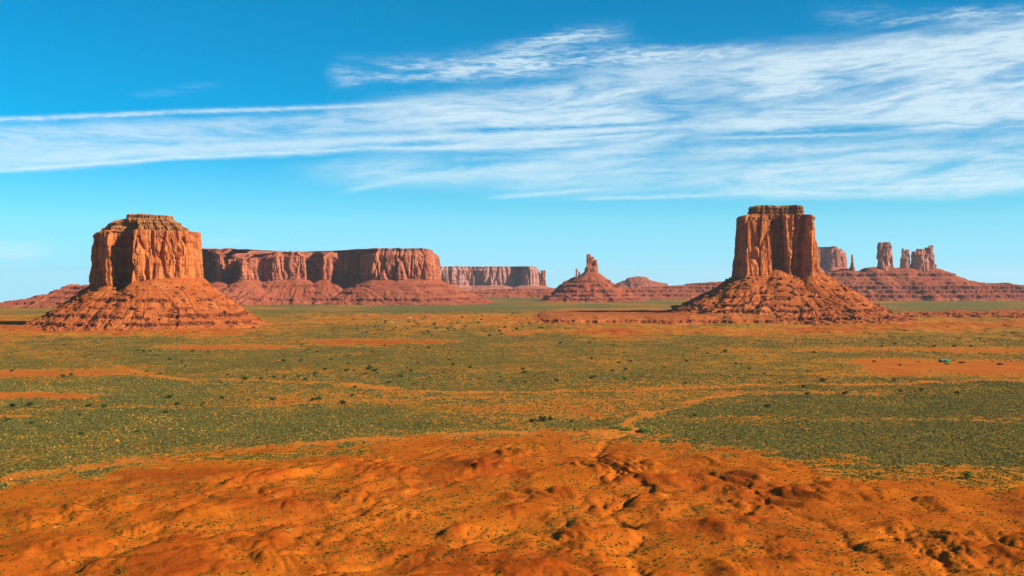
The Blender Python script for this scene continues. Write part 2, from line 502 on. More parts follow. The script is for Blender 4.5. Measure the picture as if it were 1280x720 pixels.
def ground_z(X, Y):
    """height of the ground"""
    R = np.hypot(X, Y)
    # badland mask: nearer than the edge line
    ang = np.arctan2(X, np.maximum(Y, 1e-3))
    ea = np.arctan2(EW[:, 0], EW[:, 1]); er = np.hypot(EW[:, 0], EW[:, 1])
    rr = np.interp(ang, ea, er)
    wob = 30 * fbm2(X / 90, Y / 90, 40, 3)
    bad = sstep(20, -170, R - rr + wob)
    front = np.where(Y > 0, 1.0, 1.0)
    nf = sstep(9000, 4000, R)
    z = nf * 1.2 * fbm2(X / 300, Y / 300, 1, 3)
    angd = np.degrees(np.arctan2(X, Y))
    z = z - 0.0265 * np.maximum(R - 6300, 0) * sstep(-17.0, -20.5, angd)
    z = z - np.maximum(R - 13500, 0) * 0.011
    mid = (R > 2200) & (R < 4800) & (Y > 0)
    if mid.any():
        xm = X[mid]; ym = Y[mid]
        q_ = fbm2(xm / 190, ym / 150, 71, 4)
        am = sstep(2200, 2700, R[mid]) * sstep(4800, 4200, R[mid])
        z[mid] += am * (3.2 * sstep(0.02, 0.07, q_) - 2.6 * sstep(-0.16, -0.20, q_) + 2.2 * np.abs(perlin2(xm / 45, ym / 60, 72)))
    near = R < 1500
    out_ = np.array(z, dtype=float)
    if near.any():
        x = X[near]; y = Y[near]; b = bad[near]
        wx = x + 18 * fbm2(x / 70, y / 70, 21, 3); wy = y + 18 * fbm2(x / 70, y / 70, 22, 3)
        rel = sstep(-0.20, 0.22, fbm2(x / 60, y / 75, 8, 3)) * 0.95 + 0.14
        # washes fan out from the mouth of the sandy wash towards the viewer
        fa = np.arctan2(wx - 25, 960 - wy) * 400.0; fr = np.hypot(wx - 25, wy - 960)

        rel = rel * (0.3 + 0.7 * sstep(90, 300, fr))

        def bil(a_, b_, sd):
            return np.sqrt(perlin2(a_, b_, sd) ** 2 + 0.004) - 0.063
        h = 3.0 * bil(wx / 60, wy / 60, 3)
        h += 5.0 * bil(fa / 27, fr / 42, 4) * rel
        h += 2.4 * bil(fa / 13, fr / 20 + 5, 5) * rel
        h += 1.1 * bil(wx / 7, wy / 8 + 5, 6) * (0.15 + rel) + 0.14 * perlin2(x / 2.2, y / 2.2, 7)
        hz = h * b
        for (mx, my, mw, mh) in MOUNDS:
            cx, cy = gnd(mx, my)
            s = mw * cy / F * 0.52
            dx = (wx - cx) / s; dy = (wy - cy) / (s * 1.25)
            d2 = dx * dx + dy * dy
            k = d2 < 6
            if k.any():
                rad = 1 + 0.16 * np.cos(np.arctan2(dy[k], dx[k]) * 5 + mx)
                hz[k] += mh * 0.50 * np.exp(-(d2[k] / rad) ** 1.3)
        for pts, dep, wid in GULLY:
            pw = gp(pts)
            xs = [p[0] for p in pw]; ys = [p[1] for p in pw]
            k = (x > min(xs) - 40) & (x < max(xs) + 40) & (y > min(ys) - 40) & (y < max(ys) + 40)
            if k.any():
                d = poly_dist(x[k] + 5 * fbm2(x[k] / 18, y[k] / 18, 31, 3), y[k] + 7 * fbm2(x[k] / 18, y[k] / 18, 32, 3), pw)
                gm_ = 0.70 + 0.4 * sstep(-0.2, 0.3, fbm2(x[k] / 45, y[k] / 45, 33, 2))
                hz[k] -= dep * 0.42 * gm_ * sstep(wid * 0.8, wid * 0.12, d)
                hz[k] -= dep * 0.45 * np.exp(-(d / (wid * 2.4)) ** 2)
        # sage flat micro relief
        hz += (1 - b) * (0.35 * perlin2(x / 7, y / 7, 17) + 0.6 * perlin2(x / 40, y / 40, 18))
        out_[near] += hz
    return out_


# ---- what covers the ground (all in the photo's own map of the flat valley)
def cover(X, Y):
    """returns vegetation density, soil tint (0 red .. 1 pale orange)"""
    Yc = np.maximum(Y, 60.0)
    u = 640 + F * X / Yc
    v = HY + F * H / Yc
    n1 = fbm2(X / 160, Y / 220, 50, 4)
    n2 = fbm2(X / 45, Y / 60, 55, 4)
    n3 = fbm2(X / 600, Y / 900, 59, 3)
    n4 = fbm2(X / 14, Y / 20, 57, 3)
    ev = np.interp(u, [p[0] for p in EDGE], [p[1] for p in EDGE]) + 16 * n2 + 14 * n4
    uw = u + 12 * n2; vw = v + (v - HY) * (0.035 * n1 + 0.03 * n2)
    veg = np.full(X.shape, 0.67) + 0.42 * n1 + 0.28 * n2 + 0.30 * n4
    # far green strips
    veg = np.where(vw < 392, 0.75 + 0.6 * n3 + 0.3 * n1, veg)
    # brown belt in front of the far buttes
    def band(c, w, u0, u1, amt, soft=60):
        m = np.exp(-((vw - c) / w) ** 2) * sstep(u0 - soft, u0 + soft, uw) * sstep(u1 + soft, u1 - soft, uw)
        return amt * m
    veg -= band(410, 10, -900, 330, 0.55)
    veg -= band(402, 5, 330, 640, 0.20) 
    veg -= band(396, 3, 420, 640, 0.25)
    veg -= band(415, 5, 690, 1080, 0.45)
    veg -= band(407, 8, 1000, 1400, 0.45)
    veg -= band(400, 6, 640, 900, 0.5)
    veg -= band(390, 4, 740, 860, 0.6)
    veg -= band(427, 2.2, 380, 560, 0.9, 40)
    veg -= band(434, 2.4, 210, 360, 1.2, 30)
    veg -= band(466, 3.0, -500, 180, 0.9, 30)
    veg -= band(495, 3.6, -500, 105, 1.3, 25)
    veg -= band(521, 3.5, -500, 60, 0.8, 30)
    veg -= band(459, 6.5, 1090, 2000, 1.5, 30)
    veg -= band(452, 3.0, 1060, 1150, 0.8, 20)
    veg -= band(437, 3.0, 1000, 1300, 0.5, 60)
    veg -= band(492, 3.0, 880, 1120, 0.45, 60)
    veg += band(450, 12, 150, 640, 0.15)
    veg += band(535, 22, -400, 420, 0.35, 120)
    yl = band(505, 16, 330, 880, 0.24, 120) + band(480, 8, 640, 1100, 0.15, 120)
    veg -= yl
    veg += band(500, 6, 1000, 1800, 0.5, 60)
    # dense dark sage patch on the right
    patch = sstep(815, 870, uw + (v - 540) * -0.9) * sstep(502, 512, vw) * sstep(ev + 4, ev - 6, vw)
    veg = veg * (1 - patch) + patch * (0.90 + 0.1 * n2 + 0.35 * n4 - 0.35 * np.exp(-((vw - 524) / 5.0) ** 2))
    # roads and washes
    def track(pts, w, wob=1.0):
        d = poly_dist(uw * 0.25, vw, [(a * 0.25, b) for a, b in pts])
        return np.exp(-(d / w) ** 2)
    tr = 0.95 * track([(150, 458), (168, 462), (178, 469), (230, 474), (330, 476), (420, 478), (450, 482), (480, 488), (560, 492), (640, 493), (700, 490), (800, 487), (900, 484), (1000, 482), (1280, 475), (1700, 466)], 1.5)
    tr = np.maximum(tr, track([(430, 481), (470, 486), (520, 492)], 3.0))
    tr = np.maximum(tr, track([(800, 545), (782, 534), (795, 522), (850, 508), (880, 500), (920, 494)], 2.2))
    tr = np.maximum(tr, track([(-300, 650), (0, 600), (150, 577), (300, 562), (450, 552), (640, 543), (770, 541)], 3.6))
    tr = np.maximum(tr, 0.6 * track([(-100, 512), (200, 510), (500, 500), (640, 495)], 1.4))
    tr = np.maximum(tr, 0.9 * track([(640, 405), (628, 413), (640, 417), (700, 414)], 1.6))
    tr = tr * np.clip(0.90 + 1.0 * n2 + 0.6 * n4, 0.45, 1)
    veg = veg * (1 - tr)
    # bare badland in the foreground
    bad = sstep(ev - 6, ev + 8, v)
    vb = 0.10 + 0.16 * n2 + 0.12 * n1
    vb = vb + 0.45 * np.exp(-(poly_dist(u * 0.25, v, [(60, 574), (90, 571), (112, 566)]) / 4.5) ** 2)
    vb = vb + 0.35 * np.exp(-((v - ev - 12) / 10.0) ** 2) * sstep(980, 1080, u)
    veg = veg * (1 - bad) + bad * np.clip(vb, 0.02, 1)
    veg = np.clip(veg, 0, 1)
    # soil tint
    soil = 0.5 + 0.6 * n2 + 0.3 * n1 + 0.5 * tr
    soil = soil + bad * (0.05) - (v < 430) * 0.35
    return veg, np.clip(soil, 0, 1), np.clip(bad, 0, 1), np.clip(tr, 0, 1)


def build_ground():
    rad = [0.0, 20, 60, 110, 170, 230, 290, 330, 360]
    r = 385.0
    while r < 1500: rad.append(r); r *= 1.0026
    while r < 4900: rad.append(r); r *= 1.0042
    while r < 40000: rad.append(r); r *= 1.03
    rad = np.array(rad)
    a = list(np.linspace(-30, 30, 1150))
    for s in (1, -1):
        t = 30.4
        st = 0.4
        e = []
        while t < 180: e.append(s * t); t += st; st = min(st * 1.12, 8)
        a += e
    a = np.radians(np.unique(np.array(a)))
    R, A = np.meshgrid(rad, a, indexing='ij')
    X = R * np.sin(A); Y = R * np.cos(A)
    x = X.ravel(); y = Y.ravel()
    z = ground_z(x, y)
    veg, soil, bad, tr = cover(x, y)
    low = np.clip(0.5 + (2.2 - z) * 0.15, 0, 1)       # pale sand gathers in the washes, the mounds are red clay
    soil = np.where(bad > 0.5, np.clip(0.30 * soil + 0.70 * low, 0, 1), soil)
    me = mesh_np('ground', np.stack([x, y, z], 1), quads=grid_quads(len(rad), len(a), wrap=True)[:, ::-1], mat=M_ground, smooth=True)
    attr_float(me, 'lush', sstep(3600, 5200, np.hypot(x, y)));
    attr_float(me, 'veg', veg); attr_float(me, 'soil', soil); attr_float(me, 'bad', bad); attr_float(me, 'track', tr)
    return tag(link('ground', me), kind='structure')


def ground_mat():
    m, q, b = new_mat('desert_ground')
    geo = q.new('ShaderNodeNewGeometry'); P = geo.outputs['Position']

    def at(n):
        nd = q.new('ShaderNodeAttribute'); nd.attribute_name = n; return nd.outputs['Fac']
    veg, soil, bad, tr = at('veg'), at('soil'), at('bad'), at('track')
    n_s = q.noise(P, 0.08, 5, 0.65)
    n_f = q.noise(P, 0.6, 4, 0.65)
    n_l = q.noise(P, 0.012, 4, 0.6)
    s = q.math('ADD', soil, q.math('MULTIPLY', q.math('SUBTRACT', n_s, 0.5), 1.4), clamp=True)
    flat_c = q.mix(s, (0.36, 0.085, 0.014), (0.52, 0.170, 0.024))
    bad_c = q.mix(s, (0.31, 0.052, 0.004), (0.52, 0.138, 0.011))
    c = q.mix(bad, flat_c, bad_c)
    c = q.mix(q.math('MULTIPLY', q.remap(n_l, 0.50, 0.62, 0, 0.55), bad), c, (0.52, 0.140, 0.008))
    c = q.mix(q.math('MULTIPLY', q.remap(n_l, 0.50, 0.36, 0, 0.6), bad), c, (0.27, 0.046, 0.005))
    c = q.mix(q.math('MULTIPLY', q.remap(n_s, 0.64, 0.72, 0, 0.6), bad), c, (0.66, 0.27, 0.050))
    n_p = q.noise(q.vmath('ADD', P, (55, 31, 9)), 0.22, 5, 0.7)
    c = q.mix(q.remap(n_p, 0.54, 0.68, 0, 0.65), c, (0.30, 0.060, 0.010))
    c = q.mix(q.remap(n_f, 0.47, 0.66, 0, 0.5), c, (0.26, 0.060, 0.012))
    # low grass between the bushes: olive and straw with sand showing through
    g1 = q.noise(q.vmath('ADD', P, (311, 17, 5)), 0.34, 2, 0.6)
    g2 = q.noise(q.vmath('ADD', P, (-77, 911, 5)), 0.11, 3, 0.7)
    g3 = q.noise(q.vmath('ADD', P, (77, -911, 5)), 0.015, 4, 0.6)
    sand = q.mix(g3, (0.50, 0.145, 0.014), (0.62, 0.25, 0.022))
    c = q.mix(q.math('MULTIPLY', q.remap(veg, 0.1, 0.5), 0.8), c, sand)
    gm = q.math('ADD', q.math('MULTIPLY', g1, 0.6), q.math('MULTIPLY', g2, 0.4))
    th = q.math('MULTIPLY_ADD', veg, -0.30, 0.64)
    mask = q.remap(q.math('SUBTRACT', gm, th), -0.03, 0.04)
    mask = q.math('MULTIPLY', mask, q.remap(veg, 0.05, 0.3))
    vc = q.mix(q.remap(g3, 0.38, 0.62), (0.076, 0.076, 0.018), (0.130, 0.112, 0.022))
    vc = q.mix(q.remap(g2, 0.56, 0.68, 0, 0.6), vc, (0.24, 0.165, 0.025))
    vc = q.mix(q.remap(g2, 0.48, 0.36, 0, 0.6), vc, (0.065, 0.070, 0.026))
    vc = q.mix(q.math('MULTIPLY', at('lush'), 0.75), vc, (0.075, 0.115, 0.040))
    c = q.mix(q.math('MULTIPLY', mask, 0.9), c, vc)
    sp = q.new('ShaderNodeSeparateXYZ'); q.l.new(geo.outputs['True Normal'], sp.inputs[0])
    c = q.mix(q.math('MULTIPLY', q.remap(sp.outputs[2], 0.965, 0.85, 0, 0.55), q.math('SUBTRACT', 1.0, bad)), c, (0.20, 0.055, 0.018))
    c = q.mix(1.0, c, (0.90, 0.88, 0.88), 'MULTIPLY')
    q.l.new(c, b.inputs['Base Color'])
    b.inputs['Roughness'].default_value = 0.95
    bn = q.noise(P, 0.7, 6, 0.7)
    bp = q.new('ShaderNodeBump'); bp.inputs['Distance'].default_value = 0.9; bp.inputs['Strength'].default_value = 0.8
    q.l.new(bn, bp.inputs['Height']); q.l.new(bp.outputs[0], b.inputs['Normal'])
    return m


M_ground = ground_mat()
build_ground()

# ------------------------------------------------------------------ buttes: plan outlines, cliffs, talus
def catmull(pts, per=24):
    P = np.array(pts, float); n = len(P); out_ = []
    for i in range(n):
        p0, p1, p2, p3 = P[i - 1], P[i], P[(i + 1) % n], P[(i + 2) % n]
        t = np.linspace(0, 1, per, endpoint=False)[:, None]
        a = 0.35
        m1 = (p2 - p0) * a; m2 = (p3 - p1) * a
        out_.append((2 * t ** 3 - 3 * t ** 2 + 1) * p1 + (t ** 3 - 2 * t ** 2 + t) * m1 + (-2 * t ** 3 + 3 * t ** 2) * p2 + (t ** 3 - t ** 2) * m2)
    return np.concatenate(out_)


def resample(C, step):
    Cc = np.vstack([C, C[:1]])
    s = np.concatenate([[0], np.cumsum(np.hypot(*np.diff(Cc, axis=0).T))])
    n = max(24, int(s[-1] / step))
    t = np.linspace(0, s[-1], n, endpoint=False)
    return np.stack([np.interp(t, s, Cc[:, 0]), np.interp(t, s, Cc[:, 1])], 1)


def out_normals(C, k=3):
    d = np.roll(C, -k, 0) - np.roll(C, k, 0)
    n = np.stack([d[:, 1], -d[:, 0]], 1)
    n /= np.linalg.norm(n, axis=1)[:, None] + 1e-9
    area = 0.5 * np.sum(C[:, 0] * np.roll(C[:, 1], -1) - np.roll(C[:, 0], -1) * C[:, 1])
    return n if area > 0 else -n


def cliff_mesh(name, foot, z0, levels, res, mat, sc=1.0, seed=0, flare=0.0, cell=(26, 9), dep=(9, 3.5), notch=1.0, topn=2.0,
               rim=None, dome=0.0):
    """foot: outline pts (world). levels: list of (z, inset metres) from bottom to top. sc scales rock features."""
    C = resample(catmull(foot), res)
    N = out_normals(C, max(2, int(6 * sc / res)))
    cen = C.mean(0)
    zs = []; ins = []
    for (za, ia), (zb, ib) in zip(levels[:-1], levels[1:]):
        n = max(1, int(math.ceil(math.hypot(zb - za, ib - ia) / (res * 1.15))))
        for k in range(n):
            t = k / n
            zs.append(za + (zb - za) * t); ins.append(ia + (ib - ia) * t)
    zs.append(levels[-1][0]); ins.append(levels[-1][1])
    zs = np.array(zs); ins = np.array(ins)
    nz = len(zs); nc = len(C)
    BX = np.broadcast_to(C[:, 0], (nz, nc)); BY = np.broadcast_to(C[:, 1], (nz, nc)); BZ = np.broadcast_to(zs[:, None], (nz, nc)).copy()
    zt = levels[-1][0]
    if rim is not None:          # uneven rim: height factor along x
        fz = rim(BX, BY)         # 0..1 scale of heights above z0
        BZ = z0 + (BZ - z0) * fz
    c1 = cell[0] * sc; c2 = cell[1] * sc
    wz = BZ + 6 * sc * perlin3(BX / (30 * sc), BY / (30 * sc), BZ / (60 * sc), seed + 11)
    wx = BX + 3 * sc * perlin3(BX / (20 * sc), BY / (20 * sc), BZ / (35 * sc), seed + 12)
    wy = BY + 3 * sc * perlin3(BX / (20 * sc), BY / (20 * sc), BZ / (35 * sc), seed + 13)
    f1, f2, i1 = worley3(wx / c1, wy / c1, wz / (c1 * 5) + 3.7, seed + 1)
    g1, g2, j1 = worley3(wx / c2, wy / c2, wz / (c2 * 4.5) + 1.7, seed + 2)
    D = dep[0] * sc * (sstep(0, 0.20, f2 - f1) - 1 + (i1 - 0.5) * 1.1)
    pm = 0.35 + 0.9 * sstep(-0.1, 0.35, perlin3(BX / (70 * sc), BY / (70 * sc), BZ / (90 * sc), seed + 21))
    D += pm * dep[1] * sc * (sstep(0, 0.22, g2 - g1) - 1 + (j1 - 0.5) * 1.1)
    # blocks broken out of the face
    h1, h2, k1 = worley3(BX / (13 * sc), BY / (13 * sc), BZ / (20 * sc), seed + 3)
    D += np.where(k1 > 0.72, -2.6 * sc, 0) * sstep(0, 0.15, h2 - h1)
    D += 0.9 * sc * fbm3(BX / (5 * sc), BY / (5 * sc), BZ / (3 * sc), seed + 5, 3) * 1.6
    # bedding
    bed = perlin2(BZ / (7 * sc), 0 * BZ + 3.3, seed + 6) + 0.6 * perlin2(BZ / (2.6 * sc), 0 * BZ + 1.3, seed + 7)
    hrel = (BZ - z0) / max(zt - z0, 1)
    D += bed * sc * (0.45 + 2.2 * np.exp(-((hrel - 0.0) / 0.14) ** 2) + 2.0 * sstep(0.86, 1.0, hrel))
    fade = np.clip(1.0 - ins / (np.max(ins) + 1e-6) * 0.55, 0.25, 1) if np.max(ins) > 40 * sc else 1.0
    if np.ndim(fade): fade = fade[:, None]
    D = D * fade * notch
    off = D - ins[:, None]
    # inset: mix of normal offset (small) and scaling to the centre (large)
    dc = np.hypot(C[:, 0] - cen[0], C[:, 1] - cen[1])
    x = BX + N[None, :, 0] * off; y = BY + N[None, :, 1] * off
    big = ins > 0.28 * dc.min()
    # for big insets use radial scaling to avoid self-crossing
    rs = 1 - ins[:, None] / np.maximum(dc.mean(), 1)
    xr = cen[0] + (BX - cen[0]) * rs + N[None, :, 0] * D; yr = cen[1] + (BY - cen[1]) * rs + N[None, :, 1] * D
    wgt = sstep(0.10, 0.30, ins / dc.mean())[:, None]
    x = x * (1 - wgt) + xr * wgt; y = y * (1 - wgt) + yr * wgt
    z = BZ + 0.4 * sc * fbm3(x / (4 * sc), y / (4 * sc), BZ / (4 * sc), seed + 8, 2)
    z[-1] += topn * sc * perlin2(x[-1] / (9 * sc), y[-1] / (9 * sc), seed + 9)
    # closing top: rings shrinking to the centre
    tops = []
    for s_ in (0.97, 0.9, 0.78, 0.6, 0.4, 0.2, 0.04):
        tx = cen[0] + (x[-1] - cen[0]) * s_; ty = cen[1] + (y[-1] - cen[1]) * s_
        mz = z[-1].mean()
        tz = z[-1] * s_ ** 1.5 + mz * (1 - s_ ** 1.5) + dome * (1 - s_ ** 2) + topn * sc * fbm2(tx / (14 * sc), ty / (14 * sc), seed + 10, 3)
        tops.append((tx, ty, tz))
    x = np.vstack([x] + [t[0][None] for t in tops]); y = np.vstack([y] + [t[1][None] for t in tops]); z = np.vstack([z] + [t[2][None] for t in tops])
    V = np.stack([x.ravel(), y.ravel(), z.ravel()], 1)
    Q = grid_quads(nz + len(tops), nc, wrap=True)
    area = 0.5 * np.sum(C[:, 0] * np.roll(C[:, 1], -1) - np.roll(C[:, 0], -1) * C[:, 1])
    if area < 0: Q = Q[:, ::-1]
    return mesh_np(name, V, quads=Q, mat=mat), C


def sdist(X, Y, C):
    """signed distance to closed polygon (negative inside)"""
    d = np.full(X.shape, 1e9); ins = np.zeros(X.shape, bool)
    n = len(C)
    for i in range(n):
        x0, y0 = C[i]; x1, y1 = C[(i + 1) % n]
        dx, dy = x1 - x0, y1 - y0
        t = np.clip(((X - x0) * dx + (Y - y0) * dy) / (dx * dx + dy * dy + 1e-9), 0, 1)
        d = np.minimum(d, (X - x0 - t * dx) ** 2 + (Y - y0 - t * dy) ** 2)
        c = ((y0 > Y) != (y1 > Y)) & (X < (x1 - x0) * (Y - y0) / (y1 - y0 + 1e-12) + x0)
        ins ^= c
    d = np.sqrt(d)
    return np.where(ins, -d, d)


def terrace(z, X, Y, ledges, seed, sc=1.0):
    for i, (zk, hk, amt, cov) in enumerate(ledges):
        w = hk * 1.1
        f1, f2, idv = worley2(X / (7 * sc), Y / (7 * sc), seed + 50 + i)
        zz = z + (idv - 0.5) * hk * 0.6 + hk * 0.7 * fbm2(X / (40 * sc), Y / (40 * sc), seed + 60 + i, 3)
        t = (zz - (zk - w)) / (2 * w)
        st = np.where(t < 0.47, 0.12 * np.clip(t / 0.47, 0, 1), 0.90 + 0.10 * np.clip((t - 0.52) / 0.48, 0, 1))
        mid = (t >= 0.47) & (t <= 0.52)
        st = np.where(mid, 0.12 + 0.78 * (t - 0.47) / 0.05, st)
        st = np.clip(st, 0, 1)
        zn = z + (st - t) * 2 * w
        m = ((t > 0) & (t < 1)) * amt * sstep(cov - 0.12, cov + 0.08, 0.5 + 0.8 * fbm2(X / (55 * sc), Y / (55 * sc), seed + 70 + i, 3))
        z = z * (1 - m) + zn * m
    return z


def talus_mesh(name, C, ztop, run, res, mat, seed=0, sc=1.0, ledges=(), ext=None, topf=None, spur=(), conc=1.35, gul=1.0, inner=14, foot=0.0, zmin=-3.0):
    """rubble slope round the outline C. run(angle)->horizontal length; topf(x,y)->height at the cliff foot"""
    x0, y0 = C.min(0); x1, y1 = C.max(0)
    ext = ext or run
    xs = np.arange(x0 - ext, x1 + ext, res); ys = np.arange(y0 - ext, y1 + ext, res)
    X, Y = np.meshgrid(xs, ys)
    Cs = C[::max(1, len(C) // 160)]
    wx = X + 9 * sc * fbm2(X / (60 * sc), Y / (60 * sc), seed + 1, 3); wy = Y + 9 * sc * fbm2(X / (60 * sc), Y / (60 * sc), seed + 2, 3)
    d = sdist(wx, wy, Cs)
    T = np.full(X.shape, float(ztop)) if topf is None else topf(X, Y)
    cen = C.mean(0)
    ang = np.arctan2(Y - cen[1], X - cen[0])
    # gullies running down slope: noise in angle
    per = np.stack([np.cos(ang), np.sin(ang)])
    kk = max(C.max(0) - C.min(0)) / 2 + run * 0.5
    iw = 0.9 * fbm2(X / (70 * sc), Y / (70 * sc), seed + 17, 3)
    gq = fbm2(per[0] * kk / (34 * sc) + iw, per[1] * kk / (34 * sc) + iw, seed + 3, 4, 0.6)
    gq2 = np.abs(perlin2(per[0] * kk / (14 * sc) + d / (90 * sc), per[1] * kk / (14 * sc), seed + 4))
    Rr = run * (1 + 0.22 * gq)
    t = np.clip(d / Rr, 0, 1.4)
    z = T * np.clip(1 - t, -0.1, 1) ** conc
    z = np.where(d < 0, T + np.minimum(-d, 30) * 0.25, z)
    iso = fbm2(X / (48 * sc), Y / (48 * sc), seed + 15, 4, 0.6)
    z = z + gul * sc * (3.2 * gq * np.clip(t * 3, 0, 1) * np.clip(1.1 - t, 0, 1) + 3.2 * iso * np.clip(1.1 - t, 0, 1) * sstep(0, .15, t) - 0.9 * (0.35 - gq2) * np.clip(1.05 - t, 0, 1) * sstep(0, 0.2, t))
    for (sx, sy, sh, sr, lx) in spur:      # rubble cone piled against the face
        dd = np.hypot((X - sx) / lx, (Y - sy))
        z = np.maximum(z, sh - dd * sr + 3 * sc * gq)
    base = z.copy()
    z = terrace(z, X, Y, ledges, seed, sc)
    f1, f2, idv = worley2(X / (6.5 * sc), Y / (6.5 * sc), seed + 5)
    k1, k2, kid = worley2(X / (15 * sc), Y / (15 * sc), seed + 8)
    z = z + sstep(0.2, 3, z) * (np.where(idv > 0.9, (idv - 0.5) * 2.6 * sc, 0) * sstep(0.6, 0.15, f1) + np.where(kid > 0.975, (kid - 0.6) * 7.0 * sc, 0) * sstep(0.4, 0.2, k1) + 0.9 * sc * fbm2(X / (6 * sc), Y / (6 * sc), seed + 6, 4, 0.6))
    z = z + 0.5 * sc * gul * fbm2(per[0] * kk / (9 * sc), per[1] * kk / (9 * sc), seed + 16, 3) * np.clip(t * 3, 0, 1) * np.clip(1.1 - t, 0, 1)
    z = z - 2.0 + 2.0 * sstep(0, 6, base)
    z = np.where(t >= 1.0, np.minimum(z, -1.2), z)
    edge = np.minimum.reduce([X - xs[0], xs[-1] - X, Y - ys[0], ys[-1] - Y])
    z = np.where(edge < res * 1.5, zmin, z)
    V = np.stack([X.ravel(), Y.ravel(), z.ravel()], 1)
    Q = grid_quads(len(ys), len(xs))
    zq = z.ravel()[Q].max(1)
    dq = d.ravel()[Q].min(1)
    Q = Q[(zq > -1.3) & (dq > -inner * sc)]
    used = np.unique(Q); remap_ = np.full(len(V), -1); remap_[used] = np.arange(len(used))
    me = mesh_np(name, V[used], quads=remap_[Q], mat=mat)
    return me, (X, Y, z, d)


def rocks_mesh(name, field, n, smin, smax, mat, seed, dmin=5, dmax=300):
    X, Y, Z, D = field
    rs = np.random.RandomState(seed)
    ok = np.argwhere((D > dmin) & (D < dmax) & (Z > 0.5))
    pick = ok[rs.randint(0, len(ok), n)]
    px = X[pick[:, 0], pick[:, 1]]; py = Y[pick[:, 0], pick[:, 1]]; pz = Z[pick[:, 0], pick[:, 1]]
    ph = (1 + 5 ** .5) / 2
    ico = np.array([(-1, ph, 0), (1, ph, 0), (-1, -ph, 0), (1, -ph, 0), (0, -1, ph), (0, 1, ph), (0, -1, -ph), (0, 1, -ph), (ph, 0, -1), (ph, 0, 1), (-ph, 0, -1), (-ph, 0, 1)]) / 1.9
    tri = np.array([(0, 11, 5), (0, 5, 1), (0, 1, 7), (0, 7, 10), (0, 10, 11), (1, 5, 9), (5, 11, 4), (11, 10, 2), (10, 7, 6), (7, 1, 8), (3, 9, 4), (3, 4, 2), (3, 2, 6), (3, 6, 8), (3, 8, 9), (4, 9, 5), (2, 4, 11), (6, 2, 10), (8, 6, 7), (9, 8, 1)])
    s = smin + (smax - smin) * rs.rand(n) ** 4.5
    V = ico[None] * (0.65 + 0.7 * rs.rand(n, 12, 1)) * s[:, None, None] * np.stack([0.7 + 0.7 * rs.rand(n), 0.7 + 0.7 * rs.rand(n), 0.5 + 0.5 * rs.rand(n)], 1)[:, None, :]
    V = V + np.stack([px, py, pz + s * 0.15], 1)[:, None]
    T = tri[None] + (np.arange(n) * 12)[:, None, None]
    return mesh_np(name, V.reshape(-1, 3), tris=T.reshape(-1, 3), mat=mat)


def recenter(me, loc):
    n = len(me.vertices)
    a = np.empty(n * 3, np.float32); me.vertices.foreach_get('co', a)
    a = a.reshape(-1, 3) - np.array(loc, np.float32)
    me.vertices.foreach_set('co', a.ravel()); me.update()


def put_parts(root, parts):
    loc = root.location[:]
    for name, me, kw in parts:
        recenter(me, loc)
        o = link(name, me, root)
        if kw: tag(o, **kw)


